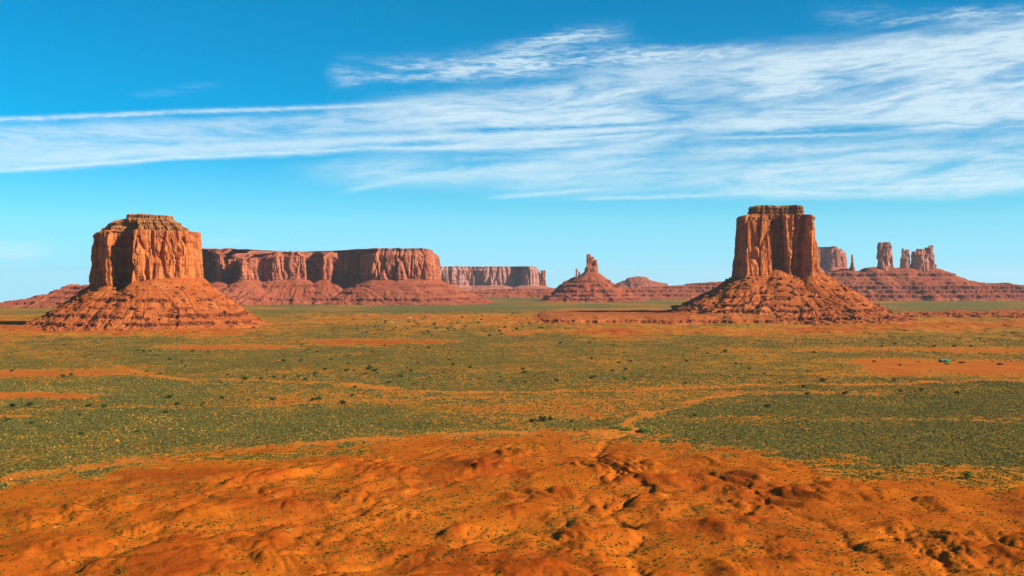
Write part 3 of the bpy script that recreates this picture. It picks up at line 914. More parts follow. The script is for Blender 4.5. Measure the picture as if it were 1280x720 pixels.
# ---------------- left butte
def left_butte():
    Yc = 2950; cx = W(181, Yc); k = Yc / F
    loc = (cx, Yc, 0)
    foot = [(-158, 112), (-174, 84), (-166, 48), (-150, 30), (-140, -14), (-118, -28), (-104, -76), (-84, -86), (-70, -112), (-54, -112), (-42, -84), (-30, -50), (-12, -56), (0, -126), (14, -138),
            (58, -122), (104, -90), (138, -48), (149, 10), (134, 80), (70, 130), (-40, 150), (-110, 140)]
    foot = [(cx + a, Yc + b) for a, b in foot]
    zb = ZZ(358, Yc - 100) - 22
    levels = [(zb - 12, -2), (zb + 15, 0), (zb + 60, 4), (zb + 110, 7), (ZZ(289, Yc - 60), 10)]
    me, C = cliff_mesh('cliff', foot, zb, levels, 1.7, M_cliff, 1.0, 3, cell=(34, 10), dep=(10, 3.6))
    # cap: stepped slope and a top slab
    zt = ZZ(291, Yc - 60)
    cfoot = [(cx + a * 0.90 - 4, Yc + b * 0.88) for a, b in [(-150, 110), (-170, 84), (-156, 40), (-134, -2), (-100, -64), (-70, -92), (-30, -74), (10, -110), (20, -130), (58, -114), (100, -82), (134, -46), (144, 10), (132, 80), (70, 130), (-40, 150), (-110, 140)]]
    lv = [(zt - 8, 0), (zt + 5, 2), (zt + 9, 12), (zt + 15, 14), (zt + 23, 30), (zt + 28, 31), (zt + 36, 50), (zt + 37, 56)]
    capm, _ = cliff_mesh('cap', cfoot, zt - 8, lv, 1.7, M_cap, 1.0, 9, cell=(24, 9), dep=(7, 4), notch=1.5)
    tx = cx - 0 * k
    slab = [(tx + a, Yc + b) for a, b in [(-46, 40), (-48, -10), (-36, -44), (10, -52), (54, -46), (72, -20), (74, 20), (40, 50), (-10, 58)]]
    zs = zt + 34
    slabm, _ = cliff_mesh('top_slab', slab, zs, [(zs - 6, 0), (zs + 4, 0), (zs + 6, 3), (zs + 15, 4), (zs + 17, 6)], 1.5, M_cap, 0.8, 19, cell=(18, 7), dep=(6, 3.4), topn=2.5,
                          rim=lambda x, y: 1 - 0.22 * sstep(cx - 5, cx + 60, x))
    # knob on the right shoulder
    kx = W(241, Yc); kz = ZZ(305, Yc)
    knob, _ = cliff_mesh('shoulder_pillar', [(kx - 12, Yc - 45), (kx - 2, Yc - 54), (kx + 10, Yc - 46), (kx + 11, Yc - 28), (kx - 2, Yc - 20), (kx - 14, Yc - 28)],
                         kz - 60, [(kz - 95, -4), (kz - 30, -1), (kz, 1), (kz + 6, -3), (kz + 16, -3), (kz + 21, 1), (kz + 23, 4)], 1.5, M_cliff, 0.5, 29, dep=(4, 2))

    def topf(X, Y):
        return 108 + 22 * sstep(cx - 60, cx + 130, X)
    led = [(72, 5, 1, 0.52), (52, 3, 1, 0.60), (33, 6, 1.0, 0.45), (14, 5.5, 1.0, 0.43)]
    tal, fld = talus_mesh('talus_slope', C, 110, 168, 1.9, M_talus, 4, 1.0, led, ext=340, topf=topf, conc=1.2)
    rk = rocks_mesh('boulders', fld, 2400, 0.7, 6.5, M_talus, 77)
    root = thing('sandstone_butte', 'broad flat-topped red butte at left with a shadowed left face, on a wide rubble slope', 'butte', loc)
    put_parts(root, [('cliff', me, None), ('cap', capm, None), ('top_slab', slabm, None), ('shoulder_pillar', knob, None), ('talus_slope', tal, None), ('boulders', rk, dict(kind='stuff'))])


def right_butte():
    Yc = 3450; cx = W(968, Yc)
    loc = (cx, Yc, 0)
    f0 = [(-122, 30), (-126, -40), (-120, -84), (-106, -102), (-84, -98), (-60, -100), (-36, -92), (-20, -68), (-13, -36), (-6, -24), (2, -34), (8, -14), (14, -70), (22, -98), (31, -94), (37, -50), (48, -20), (57, -44), (65, -30), (80, -84), (92, -98), (106, -90),
          (124, -60), (133, -10), (118, 55), (40, 95), (-70, 90)]
    foot = [(cx + a, Yc + b) for a, b in f0]
    zt = ZZ(269, Yc - 50)
    zb = 118
    levels = [(zb - 20, -5), (zb + 25, -2), (zb + 50, 1), (zb + 95, 5), (zb + 150, 9), (zt - 6, 12), (zt, 17)]
    me, C = cliff_mesh('cliff', foot, zb, levels, 1.8, M_cliff, 1.0, 41, cell=(30, 9), dep=(9, 3.6))
    cf = [(cx - 8 + a, Yc + b) for a, b in [(-66, 40), (-70, -20), (-62, -60), (-30, -66), (10, -50), (40, -56), (74, -66), (92, -40), (92, 20), (70, 55), (0, 66)]]
    capm, _ = cliff_mesh('cap', cf, zt, [(zt - 12, 0), (zt + 4, -2), (zt + 6, 1), (zt + 13, 0), (zt + 15, 4), (zt + 24, 3), (zt + 26, 5), (zt + 30, 8)], 1.5, M_cap, 0.9, 49, cell=(16, 7), dep=(6, 3.6), topn=3, notch=1.2)
    plf = [(cx + a * 0.80, Yc + b * 0.80) for a, b in f0]

    def topf(X, Y):
        return 136 + 6 * sstep(cx - 60, cx + 110, X)
    led = [(98, 4, 1, 0.58), (74, 4, 1, 0.56), (50, 4, 1, 0.52), (34, 5, 1.0, 0.46), (14, 5, 1.0, 0.42)]
    tal, fld = talus_mesh('talus_slope', C, 120, 300, 2.0, M_talus, 44, 1.0, led, ext=420, topf=topf, conc=1.5,
                          spur=[(cx - 6, Yc - 55, 172, 0.62, 0.9), (cx + 128, Yc - 50, 152, 0.60, 1.0)], gul=1.2)
    rk = rocks_mesh('boulders', fld, 3800, 0.8, 7.5, M_talus, 78, dmax=380)
    root = thing('sandstone_butte', 'tall narrow red butte at right with a dark central alcove, on a steep rubble cone', 'butte', loc)
    put_parts(root, [('cliff', me, None), ('cap', capm, None), ('talus_slope', tal, None), ('boulders', rk, dict(kind='stuff'))])


left_butte()
right_butte()


# ---------------- middle mesa and others: generic
def mesa(name, label, cat, pts, ytop, ybase, Yref, res, seed, sc=2.0, run=260, talus_top=None, cap=True, ledges=(), matc=None, matt=None, dep=(12, 5), cell=(28, 10), rim=None, inset=14, conc=1.2, ins_cap=30, group=None, gul=1.0, topn=1.0):
    matc = matc or M_fcliff; matt = matt or M_ftalus
    foot = [(W(p, Y), Y) for p, Y in pts]
    A = np.array(foot); cen = A.mean(0)
    zt = ZZ(ytop, Yref); zb = ZZ(ybase, Yref)
    hcl = zt - zb
    lv = [(zb - 25, -3), (zb, 0), (zb + hcl * 0.5, inset * 0.4), (zb + hcl * 0.82, inset)]
    if cap:
        lv += [(zb + hcl * 0.84, inset + ins_cap * 0.3), (zb + hcl * 0.92, inset + ins_cap * 0.8), (zb + hcl * 0.93, inset + ins_cap), (zt, inset + ins_cap * 1.05)]
    else:
        lv += [(zt, inset * 1.1)]
    me, C = cliff_mesh('cliff', foot, zb, lv, res, matc, sc, seed, cell=cell, dep=dep, rim=rim, topn=topn)
    tal, fld = talus_mesh('talus_slope', C, talus_top or zb, run, res * 1.15, matt, seed + 5, sc, ledges, ext=run * 1.3, conc=conc, inner=30, gul=gul)
    root = thing(name, label, cat, (cen[0], cen[1], 0), group)
    put_parts(root, [('cliff', me, None), ('talus_slope', tal, None)])
    return root


mesa('sandstone_mesa', 'long red mesa behind the broad left butte, ending in a sunlit promontory', 'mesa',
     [(215, 6150), (235, 6020), (250, 6000), (254, 6120), (268, 6140), (273, 6000), (278, 6010), (281, 6130), (296, 6140), (301, 5930), (305, 5930), (309, 6000), (322, 6040), (329, 6090), (338, 6030), (360, 6040), (382, 6050), (387, 6140), (398, 6130),
      (403, 6060), (412, 6075), (418, 6150), (434, 6165), (449, 6140), (456, 6030), (461, 5975), (468, 5940), (484, 5935), (502, 5925), (520, 5930), (536, 5960), (546, 6080), (550, 6400), (540, 6800), (470, 7150), (380, 7200), (250, 7000), (205, 6600)],
     311, 350, 5990, 4.0, 101, sc=1.9, run=310, ledges=[(95, 8, 0.8, 0.55), (60, 8, 0.8, 0.55), (25, 9, 1.0, 0.42)], dep=(9, 5),
     topn=3.0, rim=lambda x, y: 1.0 + 0.03 * fbm2(x / 60, y / 60, 5, 3) - 0.085 * sstep(W(452, 6200), W(430, 6200), x) * sstep(W(292, 6100), W(306, 6100), x) - 0.10 * np.exp(-((x - W(316, 6200)) / 55) ** 2) + 0.01 * sstep(W(290, 6100), W(270, 6100), x))

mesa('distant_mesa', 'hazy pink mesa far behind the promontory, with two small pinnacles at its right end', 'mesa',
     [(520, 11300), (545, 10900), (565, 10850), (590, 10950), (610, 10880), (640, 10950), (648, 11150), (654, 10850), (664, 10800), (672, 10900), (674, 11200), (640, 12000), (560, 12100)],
     333, 357, 10900, 7.0, 131, sc=3.2, run=380, cell=(26, 10), dep=(9, 4), conc=1.1, ledges=[(40, 8, 0.8, 0.5)], gul=0.8, matc=M_haze_tint, matt=M_ptalus)


def spire(name, label, pts, Y, ybase, tops, res, sc, seed, mat, taper=0.12, cat='rock spire', group=None, parts=None):
    """one rock tower: plan from px extents; tops = [(px0,px1,ytop)] fingers"""
    root = None
    ms = []
    for i, (p0, p1, yt, dy) in enumerate(tops):
        xa, xb = W(p0, Y), W(p1, Y)
        w = (xb - xa) / 2; cx = (xa + xb) / 2; dpt = max(w * 0.9, 10)
        foot = [(cx - w, Y + dy + dpt * .3), (cx - w * .8, Y + dy - dpt * .7), (cx, Y + dy - dpt), (cx + w * .85, Y + dy - dpt * .6), (cx + w, Y + dy + dpt * .4), (cx + w * .2, Y + dy + dpt), (cx - w * .7, Y + dy + dpt * .8)]
        zt = ZZ(yt, Y); zb = ZZ(ybase, Y)
        h = zt - zb
        lv = [(zb - 30, -w * 0.15), (zb, 0), (zb + h * .3, w * taper * .6), (zb + h * .85, w * taper), (zb + h * .97, w * taper * 1.4), (zt, w * taper * 2)]
        me, C = cliff_mesh('tower', foot, zb, lv, res, mat, sc, seed + i * 7, cell=(16, 7), dep=(5, 2.5), topn=1.5)
        ms.append((me, cx, Y + dy))
    root = thing(name, label, cat, (ms[0][1], ms[0][2], 0), group)
    put_parts(root, [('tower' if i == 0 else 'pinnacle', m[0], None) for i, m in enumerate(ms)])
    return root, C


# hoodoo pinnacles at the end of the distant mesa
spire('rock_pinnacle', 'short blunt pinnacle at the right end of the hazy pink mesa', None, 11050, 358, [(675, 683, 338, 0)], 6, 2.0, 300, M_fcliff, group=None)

# ---------------- heightfield ridges with ledges
def ridge(name, label, cat, prof, Y0, depth, res, seed, sc=2.0, ledges=(), mat=None, slope=0.6, base=0.0, back=1.0, steep=1.0, rough=1.0, yfront=None, group=None, part=None, ramp=None):
    """prof: [(px, py)] skyline seen at distance Y0+depth*0.5"""
    mat = mat or M_ftalus
    Ym = Y0 + depth * 0.5
    xs_p = np.array([W(p[0], Ym) for p in prof]); zs_p = np.array([ZZ(p[1], Ym) for p in prof])
    xs = np.arange(xs_p.min() - 60, xs_p.max() + 60, res); ys = np.arange(Y0 - 60, Y0 + depth + 60, res * 1.2)
    X, Y = np.meshgrid(xs, ys)
    top = np.interp(X, xs_p, zs_p)
    wob = 45 * sc * fbm2(X / (110 * sc), X * 0 + 3, seed, 3) + 14 * sc * fbm2(X / (26 * sc), Y / (60 * sc), seed + 1, 3)
    f = (Y - Y0 + wob) / (depth * 0.5)
    r = np.clip(f, 0, 1)
    if ramp: r = np.clip((Y - Y0 + wob) / ramp, 0, 1)
    r = np.where(f > 1.25, np.clip(1 - (f - 1.25) / 0.75, 0, 1), r)
    z = top * r ** steep
    z = z + rough * sc * 2.5 * fbm2(X / (22 * sc), Y / (22 * sc), seed + 2, 4) * sstep(0, .2, r)
    z = terrace(z, X, Y, ledges, seed + 3, sc)
    f1, f2, idv = worley2(X / (6 * sc), Y / (6 * sc), seed + 5)
    z = z + sstep(0.5, 4, z) * rough * sc * (np.where(idv > 0.6, (idv - 0.5) * 4.0, 0) * sstep(0.55, 0.1, f1) + 0.8 * fbm2(X / (4 * sc), Y / (4 * sc), seed + 6, 3))
    if ramp: z = z + np.clip(r * 4, 0, 1) * (1.6 * fbm2(X / 60, Y / 90, seed + 9, 4) + 1.2 * sstep(0.05, 0.1, fbm2(X / 90, Y / 130, seed + 12, 3)))
    z = np.minimum(z, top + 2.0 * sc)
    edge = np.minimum.reduce([X - xs[0], xs[-1] - X, Y - ys[0], ys[-1] - Y])
    z = np.where(edge < res * 1.5, -3, z - 2.0 + 1.8 * sstep(0, 5, z))
    Q = grid_quads(len(ys), len(xs))
    zq = z.ravel()[Q].max(1)
    Q = Q[zq > -1.5]
    V = np.stack([X.ravel(), Y.ravel(), z.ravel()], 1)
    used = np.unique(Q); rm = np.full(len(V), -1); rm[used] = np.arange(len(used))
    me = mesh_np(name, V[used], quads=rm[Q], mat=mat)
    loc = (float(xs_p.mean()), Ym, 0)
    recenter(me, loc)
    o = link(name, me, None, loc)
    tag(o, label, cat, group)
    return o


ridge('rock_ridge', 'low stepped red ridge on the horizon at far left, behind the broad butte', 'ridge',
      [(-260, 372), (-120, 380), (-30, 380), (0, 378), (38, 375), (44, 371), (56, 368), (62, 366), (78, 363), (83, 360), (86, 355), (90, 359), (98, 358), (112, 356), (150, 352), (220, 350)],
      5000, 900, 4.5, 200, 2.0, ledges=[(88, 9, 1, .3), (66, 10, 1, .3), (45, 8, 1, .35), (20, 9, 1, .35)], steep=0.8)
ridge('low_mesa', 'low ledged red bench beneath the hazy pink mesa', 'mesa',
      [(560, 366), (590, 364), (620, 362), (660, 361), (700, 361), (760, 362), (820, 366)],
      8200, 900, 6, 210, 2.6, ledges=[(52, 9, 1, .3), (32, 9, 1, .3), (14, 8, 1, .35)], steep=0.7)
ridge('low_mesa', 'long low ledged bench running right from behind the lone spire towards the tall narrow butte', 'mesa',
      [(755, 368), (770, 361), (800, 360), (832, 359), (850, 357), (870, 355), (890, 353), (960, 350), (1040, 350), (1090, 356)],
      7300, 1000, 6, 220, 2.6, ledges=[(100, 9, 1, .3), (78, 10, 1, .3), (52, 10, 1, .3), (26, 10, 1, .35)], steep=0.75)
ridge('distant_mesa', 'small dark flat-topped rise on the horizon, right of the lone spire', 'mesa',
      [(762, 362), (770, 356), (774, 353), (782, 351), (785, 347.5), (798, 345.5), (808, 346.5), (814, 351), (824, 353), (833, 354.5), (836, 358), (842, 366)],
      12500, 900, 8, 230, 2.4, ledges=[(90, 10, 1, .2), (120, 8, 1, .2)], steep=0.5)
ridge('rock_ridge', 'wide layered red ridge at right carrying the cluster of towers', 'ridge',
      [(985, 360), (1010, 348), (1040, 341), (1060, 336), (1078, 340), (1086, 335), (1100, 334), (1120, 335), (1140, 335), (1160, 334), (1172, 336), (1185, 340), (1198, 346), (1210, 350), (1222, 352), (1235, 355), (1262, 354), (1275, 357), (1330, 359), (1500, 360)],
      6900, 1200, 5, 240, 2.4, ledges=[(165, 12, 1, .3), (135, 8, .8, .4), (108, 8, .8, .4), (80, 14, 1, .2), (55, 12, 1, .25), (26, 12, 1, .25)], steep=0.85)
ridge('rock_outcrop', 'low broken red ledges on the plain right of the tall narrow butte', 'rock outcrop',
      [(1095, 402), (1120, 392), (1150, 390), (1175, 391), (1200, 388), (1225, 390), (1255, 387), (1285, 388), (1320, 389), (1420, 392), (1500, 402)],
      3560, 330, 2.6, 250, 1.2, ledges=[(12, 5, 1, .4), (6, 4, 1, .4)], mat=M_talus, steep=0.8)
ridge('rock_outcrop', 'low crumbling red bank reaching left from the foot of the tall narrow butte', 'rock outcrop',
      [(664, 397), (686, 392), (710, 390), (740, 389.5), (800, 389), (850, 388.5), (900, 388)],
      3040, 1150, 3.2, 260, 1.2, ledges=[(9, 5, 1, .2)], mat=M_talus, steep=0.8, ramp=70, rough=0.5)
ridge('rock_outcrop', 'thin line of low broken ledges in front of the tall narrow butte', 'rock outcrop',
      [(700, 420), (730, 414), (800, 413), (860, 413.5), (930, 411), (1000, 412), (1060, 410), (1120, 409), (1150, 416)],
      2760, 150, 2.0, 270, 0.9, ledges=[(5, 4, 1, .45)], mat=M_talus, steep=0.8)

# ---------------- lone spire on its cone
def lone_spire():
    Y = 6700
    root = thing('rock_spire', 'lone jagged rock spire in the middle distance on a red rubble cone', 'rock spire', (W(739, Y), Y, 0))
    parts = []
    fingers = [(732.5, 739.5, 317.5, 0, 336), (737, 744, 321, 10, 336), (741.5, 747.5, 324.5, -4, 336), (729.5, 748.5, 333, 0, 343)]
    for i, (p0, p1, yt, dy, yb) in enumerate(fingers):
        xa, xb = W(p0, Y), W(p1, Y); w = (xb - xa) / 2; cx = (xa + xb) / 2; d = w * 0.95
        foot = [(cx - w, Y + dy), (cx - w * .6, Y + dy - d), (cx + w * .6, Y + dy - d), (cx + w, Y + dy), (cx + w * .5, Y + dy + d), (cx - w * .6, Y + dy + d)]
        zt, zb = ZZ(yt, Y), ZZ(yb, Y)
        me, C = cliff_mesh('finger', foot, zb, [(zb - 20, -w * .1), (zb, 0), (zb + (zt - zb) * .6, w * .12), (zb + (zt - zb) * .9, w * .25), (zt, w * .5)], 3.0, M_fcliff, 1.3, 400 + i * 5, cell=(12, 6), dep=(3.5, 2))
        parts.append(('rock_finger' if i < 3 else 'pedestal', me, None))
        if i == 3: CC = C
    tal, fld = talus_mesh('talus_slope', CC, ZZ(341, Y), 285, 4.0, M_ftalus, 410, 1.8, [(120, 8, 1, .4), (95, 10, 1, .45), (64, 10, 1, .4), (38, 8, 1, .5), (16, 8, 1, .4)], ext=400, conc=1.25)
    parts.append(('talus_slope', tal, None))
    put_parts(root, parts)


lone_spire()
spire('rock_pinnacle', 'stubby shadowed pinnacle pair on the left shoulder of the lone spire', None, 6900, 347, [(718.5, 722.5, 336, 0), (722, 727, 339.5, 10), (726, 731, 342, -5), (716, 731, 346, 0)], 3.5, 1.4, 320, M_fcliff)
ridge('rock_shoulder', 'low dark rock shoulder under the stubby pinnacle pair', 'rock outcrop',
      [(690, 366), (700, 356), (706, 352), (716, 347), (732, 345), (745, 347), (760, 360)], 6780, 260, 4, 325, 2.0, ledges=[(110, 9, 1, .3), (70, 9, 1, .3)], steep=0.7)

# ---------------- right background cluster
mesa('distant_mesa', 'blocky hazy mesa peeking out right behind the tall narrow butte', 'mesa',
     [(1008, 12300), (1014, 11900), (1024, 11850), (1027, 12050), (1034, 12000), (1038, 11850), (1048, 11850), (1056, 11950), (1057, 12300), (1040, 12700), (1015, 12700)],
     308, 334, 11900, 7, 330, sc=2.6, run=330, dep=(9, 4), ledges=[(150, 10, 1, .4), (100, 10, 1, .4)],
     rim=lambda x, y: 1.0 - 0.10 * sstep(W(1044, 12000), W(1050, 12000), x))
YB = 7500
spire('rock_pinnacle', 'slim dark needle left of the cluster of towers', None, YB, 335, [(1063, 1067.5, 318, 0), (1061.5, 1069, 328, 0)], 3.5, 1.2, 340, M_fcliff, taper=0.3)
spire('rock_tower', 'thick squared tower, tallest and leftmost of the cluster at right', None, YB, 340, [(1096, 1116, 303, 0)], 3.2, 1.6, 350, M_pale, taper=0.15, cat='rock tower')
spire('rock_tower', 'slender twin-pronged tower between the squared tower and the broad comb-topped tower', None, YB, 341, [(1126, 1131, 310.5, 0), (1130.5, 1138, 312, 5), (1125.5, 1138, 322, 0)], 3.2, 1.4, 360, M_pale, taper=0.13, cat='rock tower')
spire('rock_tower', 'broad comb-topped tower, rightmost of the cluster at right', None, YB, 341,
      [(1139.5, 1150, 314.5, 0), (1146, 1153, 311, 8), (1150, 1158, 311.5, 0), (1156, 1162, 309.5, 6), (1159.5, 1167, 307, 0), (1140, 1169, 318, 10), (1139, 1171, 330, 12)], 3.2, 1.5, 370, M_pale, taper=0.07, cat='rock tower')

# ------------------------------------------------------------------ vegetation on the flats
def leaf_mat():
    m, q, b = new_mat('sage_foliage')
    nd = q.new('ShaderNodeAttribute'); nd.attribute_name = 'tint'
    q.l.new(nd.outputs['Color'], b.inputs['Base Color'])
    return m


M_leaf = leaf_mat()


def sagebrush():
    rs = np.random.RandomState(11)
    N = 940000
    # even over the ground out to 1300 m, thinning beyond
    r = np.sqrt(rs.uniform(410 ** 2, 1450 ** 2, N))
    n2 = 270000
    r = np.concatenate([r, rs.uniform(1450, 2500, n2)])
    a = np.radians(rs.uniform(-36, 36, N + n2))
    X = r * np.sin(a); Y = r * np.cos(a)
    veg, soil, bad, tr = cover(X, Y)
    cl = 0.5 + 0.9 * fbm2(X / 9, Y / 9, 90, 3)
    p = np.clip(veg * 1.05 * (0.45 + 0.9 * cl) - 0.03, 0, 1)
    p = np.where(bad > 0.5, veg * 3.4 * (cl > 0.40), p * 0.85) * 0.50
    p = np.where(r > 1450, p * 0.9, p)
    k = rs.rand(len(X)) < p
    X, Y, r, veg, bad = X[k], Y[k], r[k], veg[k], bad[k]
    Z = ground_z(X, Y)
    keep = (bad < 0.5) | (rs.rand(len(X)) < np.clip(0.75 + (2.5 - Z) * 0.25, 0.12, 1))
    X, Y, Z, r, veg, bad = X[keep], Y[keep], Z[keep], r[keep], veg[keep], bad[keep]
    n = len(X)
    s = (0.36 + 0.60 * rs.rand(n) ** 2.4) * np.where(bad > 0.5, 0.72, 1.0) * np.where(r > 1200, 1.0 + (r - 1200) / 1800, 1.0)
    # low dome: ring of 5, ring of 5 (smaller, jittered), tip
    m = 5
    base = []
    for j in range(m):
        th = 2 * math.pi * j / m
        base.append((math.cos(th), math.sin(th), -0.1))
    for j in range(m):
        th = 2 * math.pi * (j + 0.5) / m
        base.append((0.85 * math.cos(th), 0.85 * math.sin(th), 0.62))
    base.append((0, 0, 1.0))
    B = np.array(base)
    V = B[None] * (0.7 + 0.6 * rs.rand(n, 11, 1))
    V = V * s[:, None, None] * np.array([1, 1, 0.85])
    V = V + np.stack([X, Y, Z], 1)[:, None]
    T = []
    for j in range(m):
        j1 = (j + 1) % m
        T += [(j, j1, m + j), (j1, m + j1, m + j), (m + j, m + j1, 2 * m)]
    T = np.array(T)
    TT = T[None] + (np.arange(n) * 11)[:, None, None]
    me = mesh_np('sagebrush', V.reshape(-1, 3), tris=TT.reshape(-1, 3), mat=M_leaf)
    pal = np.array([(0.066, 0.074, 0.024), (0.100, 0.105, 0.036), (0.040, 0.050, 0.016), (0.115, 0.115, 0.026), (0.46, 0.20, 0.03), (0.20, 0.16, 0.025)])
    yel = 0.5 + 0.9 * fbm2(X / 70, Y / 90, 95, 3)
    pick = rs.rand(n)
    idx = np.where(pick < 0.30, 0, np.where(pick < 0.50, 1, np.where(pick < 0.72, 2, 3)))
    v_ = HY + F * H / Y
    u_ = 640 + F * X / Y
    dark = (u_ > 850) & (v_ > 508)
    yp = np.where(dark, 0.04, 0.04 + 0.15 * sstep(.45, .85, yel)) * (1 - 0.8 * bad)
    q_ = rs.rand(n)
    idx = np.where(q_ < yp, 4, np.where(q_ < yp * 1.6, 5, idx))
    C = pal[idx] * (0.75 + 0.5 * rs.rand(n, 1))
    C = np.where((bad > 0.5)[:, None], C * np.array([0.85, 0.85, 0.45]), C)
    C = C * 0.9
    attr_color(me, 'tint', np.repeat(C, 11, axis=0))
    o = link('sagebrush', me)
    tag(o, 'countless low grey-green sage bushes and straw tufts over the valley floor', 'shrubs', kind='stuff')
    print('sagebrush', n)


sagebrush()


# ---------------- junipers
def juniper_meshes(seed, w, h, tint, nleaf=420):
    rs = np.random.RandomState(seed)
    # lobes
    lob = [(rs.uniform(-.45, .45) * w, rs.uniform(-.45, .45) * w, rs.uniform(.35, .8) * h, rs.uniform(.28, .42) * w) for _ in range(9)]
    V = []; T = []; C = []
    for i in range(nleaf):
        lx, ly, lz, lr = lob[rs.randint(len(lob))]
        d = rs.normal(size=3); d /= np.linalg.norm(d)
        rr = lr * rs.uniform(0.55, 1.1)
        c = np.array([lx, ly, lz]) + d * rr * np.array([1, 1, h / w * 0.9])
        c[2] = max(c[2], 0.15)
        s = rs.uniform(0.10, 0.2) * w * 0.5
        a = rs.normal(size=3); a /= np.linalg.norm(a); b_ = np.cross(a, d); b_ /= np.linalg.norm(b_) + 1e-6
        k = len(V)
        V += [c + a * s, c - a * s * .5 + b_ * s, c - a * s * .5 - b_ * s, c + d * s * .9]
        T += [(k, k + 1, k + 3), (k + 1, k + 2, k + 3), (k + 2, k, k + 3), (k, k + 2, k + 1)]
        t = np.array(tint) * rs.uniform(0.6, 1.45)
        C += [t] * 4
    me = mesh_np('foliage', np.array(V), tris=np.array(T), mat=M_leaf)
    attr_color(me, 'tint', np.array(C))
    return me


def trunk_mesh(h, r, seed):
    rs = np.random.RandomState(seed)
    V = []; Q = []
    for (dx, dy, hh, rr) in ((0, 0, h, r), (0.35 * h, 0.15 * h, h * .9, r * .6), (-.3 * h, -.2 * h, h * .85, r * .55)):
        k = len(V); nr = 6
        for i in range(nr):
            t = i / (nr - 1)
            cx = dx * t ** 1.3 + 0.04 * h * rs.randn() * t; cy = dy * t ** 1.3 + 0.04 * h * rs.randn() * t
            for j in range(7):
                a = 2 * math.pi * j / 7
                q_ = rr * (1 - 0.75 * t)
                V.append((cx + q_ * math.cos(a), cy + q_ * math.sin(a), -0.3 + t * hh))
        for i in range(nr - 1):
            for j in range(7):
                Q.append((k + i * 7 + j, k + i * 7 + (j + 1) % 7, k + (i + 1) * 7 + (j + 1) % 7, k + (i + 1) * 7 + j))
    return mesh_np('trunk', np.array(V), quads=np.array(Q), mat=M_bark)


M_bark, qq, bb = new_mat('juniper_bark')
bb.inputs['Base Color'].default_value = (0.12, 0.075, 0.045, 1)
_geo = qq.new('ShaderNodeNewGeometry')
qq.l.new(qq.mix(qq.noise(qq.vmath('MULTIPLY', _geo.outputs['Position'], (6, 6, 0.8)), 1.0, 4, 0.6), (0.07, 0.045, 0.03), (0.17, 0.11, 0.07)), bb.inputs['Base Color'])

DK = (0.040, 0.062, 0.016)
LG = (0.16, 0.20, 0.03)
FOL = [juniper_meshes(s, w, h, t) for s, w, h, t in ((1, 4.4, 3.2, DK), (2, 5.2, 3.4, DK), (3, 3.6, 3.4, DK), (4, 6.0, 2.6, LG), (5, 3.8, 4.2, (0.065, 0.115, 0.018)))]
TRK = [trunk_mesh(2.2, 0.22, s) for s in (1, 2, 3, 4, 5)]


def juniper(px, py, sc, kind, label, group, rs, name='juniper_bush', cat='bush'):
    x, y = gnd(px, py)
    z = float(ground_z(np.array([x]), np.array([y]))[0])
    o = bpy.data.objects.new(name, None); col.objects.link(o)
    o.empty_display_size = 1
    o.location = (x, y, z); o.rotation_euler = (0, 0, rs.uniform(0, 6.28))
    o.scale = (sc, sc, sc * rs.uniform(0.85, 1.15))
    tag(o, label, cat, group)
    a = bpy.data.objects.new('foliage', FOL[kind]); col.objects.link(a); a.parent = o
    b = bpy.data.objects.new('trunk', TRK[kind]); col.objects.link(b); b.parent = o
    return o


rs = random.Random(4)
LJ = [(102, 543, 1.0), (172, 541, .9), (9, 526, 1.1), (40, 529, 1.1), (17, 508, 1.5), (37, 507, 1.5), (99, 519, .9), (112, 507, 1.4), (130, 509, 1.2), (213, 497, 1.4), (222, 506, 1.3),
      (208, 516, 1.3), (254, 505, 1.1), (277, 499, 1.1), (311, 502, 1.0), (340, 501, 1.4), (390, 501, 1.2), (398, 500, 1.4), (428, 505, 1.4)]
MJ = [(307, 475, 1.8), (241, 440, 1.6), (260, 441, 1.7), (212, 450, 1.4), (227, 453, 1.2), (172, 439, 1.6), (180, 440, 1.5), (188, 440, 1.4), (78, 471, 1.5), (89, 470, 1.5), (355, 452, 1.5), (377, 451, 1.3),
      (342, 472, 1.3), (355, 472, 1.8), (373, 472, 1.5), (382, 475, 1.4), (395, 467, 1.5), (414, 450, 1.4), (434, 464, 1.6), (462, 462, 2.0), (469, 464, 2.0), (514, 465, 1.8), (501, 471, 1.6), (567, 457, 1.6),
      (587, 460, 1.4), (562, 451, 1.3), (536, 435, 1.6), (444, 485, 1.2), (440, 495, 1.1), (656, 466, 1.4), (780, 475, 1.3), (744, 472, 1.5), (740, 474, 1.3), (740, 449, 1.7), (736, 430, 1.8), (767, 433, 1.5), (700, 430, 1.6),
      (960, 509, 1.4), (1005, 484, 1.4), (1028, 477, 1.8), (1008, 494, 1.4), (1056, 493, 1.4), (1125, 490, 1.4), (1152, 489, 1.6), (1196, 492, 1.4), (1117, 477, 1.6), (869, 520, 1.2), (857, 480, 1.3), (1017, 441, 1.8),
      (907, 440, 1.7), (920, 455, 1.3), (714, 528, .9), (1103, 430, 1.6), (1147, 431, 1.7), (1168, 434, 1.7), (1193, 434, 1.6), (1214, 434, 1.8), (1225, 424, 1.7), (1118, 431, 1.6), (1102, 434, 1.4)]
for p in LJ:
    juniper(p[0], p[1], p[2] * .75, rs.choice((0, 1, 2)), 'dark juniper bush among the sage below the broad left butte', 'juniper bushes on the near left sage flat', rs)
for p in MJ:
    juniper(p[0], p[1], p[2] * .72, rs.choice((0, 1, 2)), 'dark juniper bush dotted on the middle of the sage plain', 'juniper bushes across the middle plain', rs)
